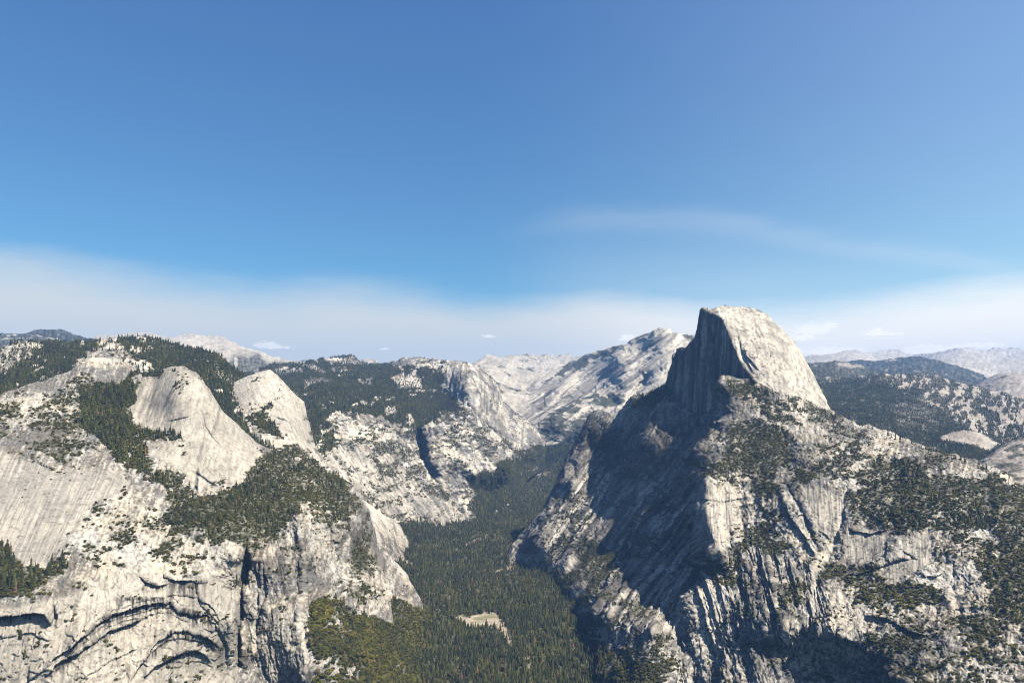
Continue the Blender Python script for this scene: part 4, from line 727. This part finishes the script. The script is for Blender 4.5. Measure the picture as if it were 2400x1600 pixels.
def sample(S, dens_map, px_per, jitter=1.):
    """random foot points on the sheet; dens_map 0..1, px_per = surveyed area per plant"""
    PX, PY = S.PX, S.PY
    ca = (PX[0, 1]-PX[0, 0])*(np.diff(PY, axis=0)[:, :-1])
    p = dens_map[:-1, :-1]*ca/px_per[:-1, :-1]
    P = S.P; view = (P[0]*S.N[0]+P[1]*S.N[1]+(P[2]-CZ)*S.N[2])[:-1, :-1]
    p = np.where(view < 0, p, p*.3)
    i, j = np.nonzero(RNG.random(p.shape) < p)
    a = RNG.random(len(i)); b = RNG.random(len(i))
    q = P[:, i, j]+(P[:, i, j+1]-P[:, i, j])*a+(P[:, i+1, j]-P[:, i, j])*b
    return q.T, PX[i, j], PY[i, j]
counts = {}
# named groves: every tree of these stands is an object of its own
GROVES = [
 ('A', [(0,1270),(30,1292),(60,1326),(115,1330),(160,1302),(158,1342),(110,1366),(50,1390),(0,1400)], 58, 30, 'conifer of the dense stand on the ledge at the foot of the smooth slab', 'conifers on the ledge below the smooth slab'),
 ('A', [(312,1012),(345,1010),(400,1012),(432,1024),(428,1033),(370,1035),(314,1031)], 46, 25, 'dark conifer in the band of trees across the front of the rounded dome', 'conifers on the ledge across the rounded dome'),
 ('A', [(385,1150),(425,1105),(450,1120),(455,1165),(520,1175),(560,1220),(560,1272),(470,1252),(400,1235)], 62, 24, 'conifer on the scrubby shelf between the rounded dome and the arched cliff', 'conifers on the shelf above the arched cliff'),
 ('R', [(1745,905),(1800,918),(1860,935),(1895,950),(1890,968),(1820,960),(1760,940)], 50, 24, 'conifer in the grove at the sunlit base of the split dome', 'conifers at the base of the split dome'),
 ('R', [(1960,973),(2042,1001),(2139,1037),(2246,1071),(2323,1102),(2400,1142),(2400,1150),(2320,1112),(2240,1080),(2130,1046),(2040,1010),(1960,985)], 44, 20, 'conifer standing along the crest of the right hand ridge', 'conifers along the right hand crest'),
 ('R', [(1486,934),(1519,922),(1557,908),(1556,930),(1525,950),(1495,955)], 28, 24, 'conifer on the saddle left of the split dome’s sheer face', 'conifers on the saddle by the sheer face')]
first = None; grove_masks = []
for key, poly, num, hgt, lab, grp in GROVES:
    S = SHEETS[key]; lab = lab.replace('’', "'")
    ins = inside(S.PX, S.PY, poly); px_per = np.full(S.PX.shape, 2.)
    q, qx, qy = sample(S, ins.astype(float), px_per)
    order = RNG.permutation(len(q))[:num]
    S.veg_t *= 1-.55*ins
    for k in order:
        h = hgt*(.65+.6*RNG.random()); root = None
        root = bpy.data.objects.new('conifer', None) if first is None else first.copy()
        COL.objects.link(root); root.empty_display_size = 1
        root.location = (q[k, 0], q[k, 1], q[k, 2]-.6); w = h*(.85+.3*RNG.random())
        root.scale = (w, w, h); root.rotation_euler = (RNG.normal(0, .02), RNG.normal(0, .02), RNG.random()*6.28)
        root['label'] = lab; root['category'] = 'tree'; root['group'] = grp
        if first is None: first = root
        for nm, m in (('crown', crowns[int(RNG.integers(0, 5))]), ('trunk', trunk)):
            c = bpy.data.objects.new(nm, m); COL.objects.link(c); c.parent = root
# uncountable woods and scrub
TREE_H = {'P': 15, 'A': 22, 'H': 24, 'B': 20, 'C': 26, 'V': 25, 'R': 20}
WOODS = {'P': ('forest', 'dark forest on the rocky hill behind the right hand ridge'), 'A': ('woodland', 'mixed dark green trees scattered over the pale left hand slopes'), 'H': ('forest', 'dense dark conifer forest over the hill behind the domes'), 'B': ('woodland', 'trees around the foot of the second dome'),
         'C': ('forest', 'dark blue green forest over the far plateau and canyon wall'), 'V': ('forest', 'dense conifer forest filling the valley floor'), 'R': ('woodland', 'trees scattered over the right hand ridge')}
for key, hgt in TREE_H.items():
    S = SHEETS[key]
    w = hgt*.33*F/S.D; pp = w*w*(.5 if key in 'HCVP' else .7)
    q, qx, qy = sample(S, S.veg_t, pp)
    h = hgt*np.clip(np.exp(RNG.normal(-.25, .33, len(q))), .3, 1.4); wd = h*RNG.uniform(.85, 1.5, len(q))
    if key == 'A':
        low = pmask(S, talus, 10, 6); oak = low[np.clip(((qy-0)*0).astype(int), 0, 0), 0]*0
    q[:, 2] -= .5
    counts[key+'t'] = len(q)
    nm, lb = WOODS[key]; scatter_obj(nm, 'tree', q, h, wd, lb)
SHR = {'A': 6.5, 'H': 7, 'B': 7, 'C': 9, 'R': 6.0, 'V': 13}
SL = {'A': 'low evergreen scrub and oaks on the left hand slopes', 'H': 'scrub on the bald patches of the wooded hill', 'B': 'scrub on the second dome', 'C': 'scrub and small trees on the canyon wall', 'R': 'low evergreen scrub covering the right hand ridge', 'V': 'broadleaf trees between the conifers on the valley floor'}
for key, sz in SHR.items():
    S = SHEETS[key]
    w = sz*1.0*F/S.D; pp = w*w*(.75 if key != 'V' else 1.2)
    q, qx, qy = sample(S, S.veg_s, pp)
    big = np.ones(len(q))
    if key == 'A': big = 1+.9*inside(qx, qy, talus)
    h = sz*RNG.uniform(.5, 1.3, len(q))*1.1*big; wd = h*RNG.uniform(1.0, 1.6, len(q))
    q[:, 2] -= .4; counts[key+'s'] = len(q)
    scatter_obj('scrub', 'bush', q, h, wd, SL[key])
print('PLANTS', counts, sum(counts.values()))

# ================================================================= SKY, SUN, AIR
SUN_AZ, SUN_EL = R(122), R(53)          # azimuth measured from the view axis (+y) towards +x
w = bpy.data.worlds.new('World'); sc.world = w; w.use_nodes = True
nt = w.node_tree; nt.nodes.clear(); N = nt.nodes.new; L = nt.links.new
out = N('ShaderNodeOutputWorld'); bg = N('ShaderNodeBackground'); bg.inputs['Strength'].default_value = .07
sky = N('ShaderNodeTexSky'); sky.sky_type = 'NISHITA'; sky.sun_disc = False; sky.sun_elevation = SUN_EL; sky.sun_rotation = SUN_AZ
sky.altitude = 2000; sky.air_density = 1.0; sky.dust_density = .3; sky.ozone_density = 2.5
tc = N('ShaderNodeTexCoord'); sx = N('ShaderNodeSeparateXYZ'); L(tc.outputs['Generated'], sx.inputs[0])
def math_(op, a, b=None, c=None):
    m = N('ShaderNodeMath'); m.operation = op
    for i, v in enumerate((a, b, c)):
        if v is None: continue
        if isinstance(v, (int, float)): m.inputs[i].default_value = v
        else: L(v, m.inputs[i])
    return m.outputs[0]
az = math_('ARCTAN2', sx.outputs['X'], sx.outputs['Y']); el = math_('ARCSINE', sx.outputs['Z'])
mp = N('ShaderNodeMapping'); mp.inputs['Scale'].default_value = (2.2, 2.2, 9); L(tc.outputs['Generated'], mp.inputs['Vector'])
nz = N('ShaderNodeTexNoise'); nz.inputs['Scale'].default_value = 1.6; nz.inputs['Detail'].default_value = 5; nz.inputs['Roughness'].default_value = .55; L(mp.outputs[0], nz.inputs['Vector'])
fc = N('ShaderNodeFloatCurve'); A01 = math_('ADD', math_('DIVIDE', az, 2.0), .5); L(A01, fc.inputs['Value'])
def azel(px, py):
    x, y, z = world(px, py, 1.); d = np.array([x, y, z-CZ]); d = d/np.linalg.norm(d); return math.atan2(d[0], d[1]), math.asin(d[2])
cur = fc.mapping.curves[0]
bank = [(-300,590),(0,605),(250,622),(420,655),(600,682),(800,680),(980,692),(1130,712),(1250,705),(1400,682),(1550,695),(1700,712),(1850,716),(2000,712),(2150,690),(2300,662),(2400,645),(2700,610)]
pts = [(0.0, .30)]+[(azel(*b)[0]/2+.5, azel(*b)[1]) for b in bank]+[(1., .32)]
cur.points[0].location = pts[0]; cur.points[1].location = pts[-1]
for p in pts[1:-1]: cur.points.new(*p)
for p in cur.points: p.handle_type = 'AUTO'
fc.mapping.update()
edge = math_('ADD', fc.outputs[0], math_('MULTIPLY', math_('SUBTRACT', nz.outputs['Fac'], .5), .06))
mr = N('ShaderNodeMapRange'); mr.interpolation_type = 'SMOOTHERSTEP'; L(math_('SUBTRACT', edge, el), mr.inputs[0])
mr.inputs[1].default_value = -.030; mr.inputs[2].default_value = .050; mr.inputs[3].default_value = 0; mr.inputs[4].default_value = .95
# thin high veil on the right: a faint arc
fv = N('ShaderNodeFloatCurve'); L(A01, fv.inputs['Value']); cv = fv.mapping.curves[0]
veil = [(900,600),(1100,560),(1300,525),(1500,512),(1700,520),(1900,560),(2050,585),(2200,600),(2400,640)]
vp = [(0., .1)]+[(azel(*b)[0]/2+.5, azel(*b)[1]) for b in veil]+[(1., .1)]
cv.points[0].location = vp[0]; cv.points[1].location = vp[-1]
for p in vp[1:-1]: cv.points.new(*p)
fv.mapping.update()
vd = math_('DIVIDE', math_('SUBTRACT', math_('SUBTRACT', el, fv.outputs[0]), math_('MULTIPLY', math_('SUBTRACT', nz.outputs['Fac'], .5), .05)), .015)
vup = math_('POWER', 2.718, math_('MULTIPLY', math_('MULTIPLY', vd, vd), -1.))
vr = N('ShaderNodeMapRange'); vr.interpolation_type = 'SMOOTHSTEP'; L(az, vr.inputs[0]); vr.inputs[1].default_value = -.05; vr.inputs[2].default_value = .12
veilf = math_('MULTIPLY', math_('MULTIPLY', vup, vr.outputs[0]), math_('MULTIPLY', nz.outputs['Fac'], .25))
vmask = N('ShaderNodeMapRange'); L(vd, vmask.inputs[0]); vmask.inputs[1].default_value = 0.; vmask.inputs[2].default_value = -6; vmask.inputs[3].default_value = 0; vmask.inputs[4].default_value = .15
below = math_('MULTIPLY', math_('MULTIPLY', vmask.outputs[0], vr.outputs[0]), 1.)
lim = N('ShaderNodeMapRange'); lim.interpolation_type = 'SMOOTHSTEP'; L(math_('ABSOLUTE', az), lim.inputs[0]); lim.inputs[1].default_value = .8; lim.inputs[2].default_value = 1.35; lim.inputs[3].default_value = 1; lim.inputs[4].default_value = .1
fac = math_('MAXIMUM', math_('MULTIPLY', mr.outputs[0], lim.outputs[0]), math_('ADD', veilf, below))
tint = N('ShaderNodeMix'); tint.data_type = 'RGBA'; tint.blend_type = 'MULTIPLY'; tint.inputs[0].default_value = 1
L(sky.outputs[0], tint.inputs[6])
ramp = N('ShaderNodeValToRGB'); e = ramp.color_ramp.elements; e[0].position = 0; e[0].color = (.53, .87, .81, 1); e[1].position = .55; e[1].color = (.69, 1.04, 1.32, 1)
e2 = ramp.color_ramp.elements.new(1.0); e2.color = (.13, .33, .66, 1)
L(el, ramp.inputs[0]); tr = N('ShaderNodeMix'); tr.data_type = 'RGBA'; tr.blend_type = 'MULTIPLY'
azr = N('ShaderNodeMapRange'); azr.interpolation_type = 'SMOOTHSTEP'; L(az, azr.inputs[0]); azr.inputs[1].default_value = -.1; azr.inputs[2].default_value = .75
L(azr.outputs[0], tr.inputs[0]); L(ramp.outputs[0], tr.inputs[6]); tr.inputs[7].default_value = (2.45, 1.62, 1.28, 1); L(tr.outputs[2], tint.inputs[7])
smk = N('ShaderNodeMix'); smk.data_type = 'RGBA'
vs_ = N('ShaderNodeMapRange'); vs_.interpolation_type = 'SMOOTHSTEP'; L(az, vs_.inputs[0]); vs_.inputs[1].default_value = -.05; vs_.inputs[2].default_value = .36; L(vs_.outputs[0], smk.inputs[0]); smk.inputs[6].default_value = (6.5, 6.55, 6.1, 1); smk.inputs[7].default_value = (10.0, 9.4, 8.3, 1)
# small soft clouds low on the horizon
puff = None
for cx, cy, cw, ch in ((626,811,34,8),(1147,789,17,3.5),(901,818,12,3),(1472,794,27,8),(1905,774,46,13),(1940,765,24,9),(1878,792,30,7),(2052,781,26,7),(2070,784,40,3),(1950,824,75,9),(2170,822,60,9),(2290,812,60,6),(640,814,46,4)):
    a0, e0 = azel(cx, cy); da = math_('DIVIDE', math_('SUBTRACT', az, a0), cw/F*.95); de = math_('DIVIDE', math_('SUBTRACT', el, e0), ch*1.9/F)
    de = math_('MULTIPLY', de, math_('ADD', 1.3, math_('MULTIPLY', math_('LESS_THAN', de, 0.), 1.2)))
    q = math_('SUBTRACT', 1.0, math_('ADD', math_('MULTIPLY', da, da), math_('MULTIPLY', de, de)))
    puff = q if puff is None else math_('MAXIMUM', puff, q)
mp3 = N('ShaderNodeMapping'); mp3.inputs['Scale'].default_value = (1, 1, 2.4); L(tc.outputs['Generated'], mp3.inputs['Vector'])
nc = N('ShaderNodeTexNoise'); nc.inputs['Scale'].default_value = 150; nc.inputs['Detail'].default_value = 5; nc.inputs['Roughness'].default_value = .6; L(mp3.outputs[0], nc.inputs['Vector'])
cm = N('ShaderNodeMapRange'); cm.interpolation_type = 'SMOOTHSTEP'; L(math_('ADD', puff, math_('MULTIPLY', math_('SUBTRACT', nc.outputs['Fac'], .5), 4.5)), cm.inputs[0]); cm.inputs[1].default_value = -.2; cm.inputs[2].default_value = .8; cm.inputs[3].default_value = 0; cm.inputs[4].default_value = .42
smc = N('ShaderNodeMix'); smc.data_type = 'RGBA'; L(cm.outputs[0], smc.inputs[0]); L(smk.outputs[2], smc.inputs[6]); smc.inputs[7].default_value = (14, 12.6, 11.2, 1); smk = smc
mix = N('ShaderNodeMix'); mix.data_type = 'RGBA'; L(fac, mix.inputs[0]); L(tint.outputs[2], mix.inputs[6]); L(smk.outputs[2], mix.inputs[7])
L(mix.outputs[2], bg.inputs[0]); L(bg.outputs[0], out.inputs[0])

sl = bpy.data.lights.new('sun', 'SUN'); sl.energy = 5.0; sl.angle = R(.5); sl.color = (1, .925, .79)
so = bpy.data.objects.new('sun', sl); COL.objects.link(so)
from mathutils import Vector
sd = Vector((math.sin(SUN_AZ)*math.cos(SUN_EL), math.cos(SUN_AZ)*math.cos(SUN_EL), math.sin(SUN_EL)))
so.rotation_euler = sd.to_track_quat('Z', 'Y').to_euler()

# air
HZ = True
if HZ:
    m = bpy.data.materials.new('haze_air'); m.use_nodes = True; t = m.node_tree; t.nodes.clear()
    o_ = t.nodes.new('ShaderNodeOutputMaterial'); pv = t.nodes.new('ShaderNodeVolumePrincipled')
    pv.inputs['Color'].default_value = (.24, .49, 1, 1); pv.inputs['Density'].default_value = 2.7e-5; pv.inputs['Anisotropy'].default_value = .1
    t.links.new(pv.outputs[0], o_.inputs['Volume'])
    x0, x1, y0, y1, z0, z1 = -24500, 24500, -24500, 24500, -72, 2600
    V = [(x, y, z) for z in (z0, z1) for y in (y0, y1) for x in (x0, x1)]
    me = bpy.data.meshes.new('haze'); me.from_pydata(V, [], [(0,2,3,1),(4,5,7,6),(0,1,5,4),(2,6,7,3),(0,4,6,2),(1,3,7,5)]); me.materials.append(m)
    hz = bpy.data.objects.new('haze', me); COL.objects.link(hz); hz['kind'] = 'stuff'

sc.view_settings.view_transform = 'Standard'; sc.view_settings.look = 'None'; sc.view_settings.exposure = .9; sc.view_settings.gamma = 1
sc.cycles.filter_width = 1.0
sc.cycles.use_denoising = True
try: sc.cycles.denoiser = 'OPENIMAGEDENOISE'
except Exception: pass
sc.cycles.max_bounces = 3; sc.cycles.diffuse_bounces = 0; sc.cycles.volume_bounces = 0; sc.cycles.glossy_bounces = 1; sc.cycles.transparent_max_bounces = 8
sc.cycles.use_adaptive_sampling = False
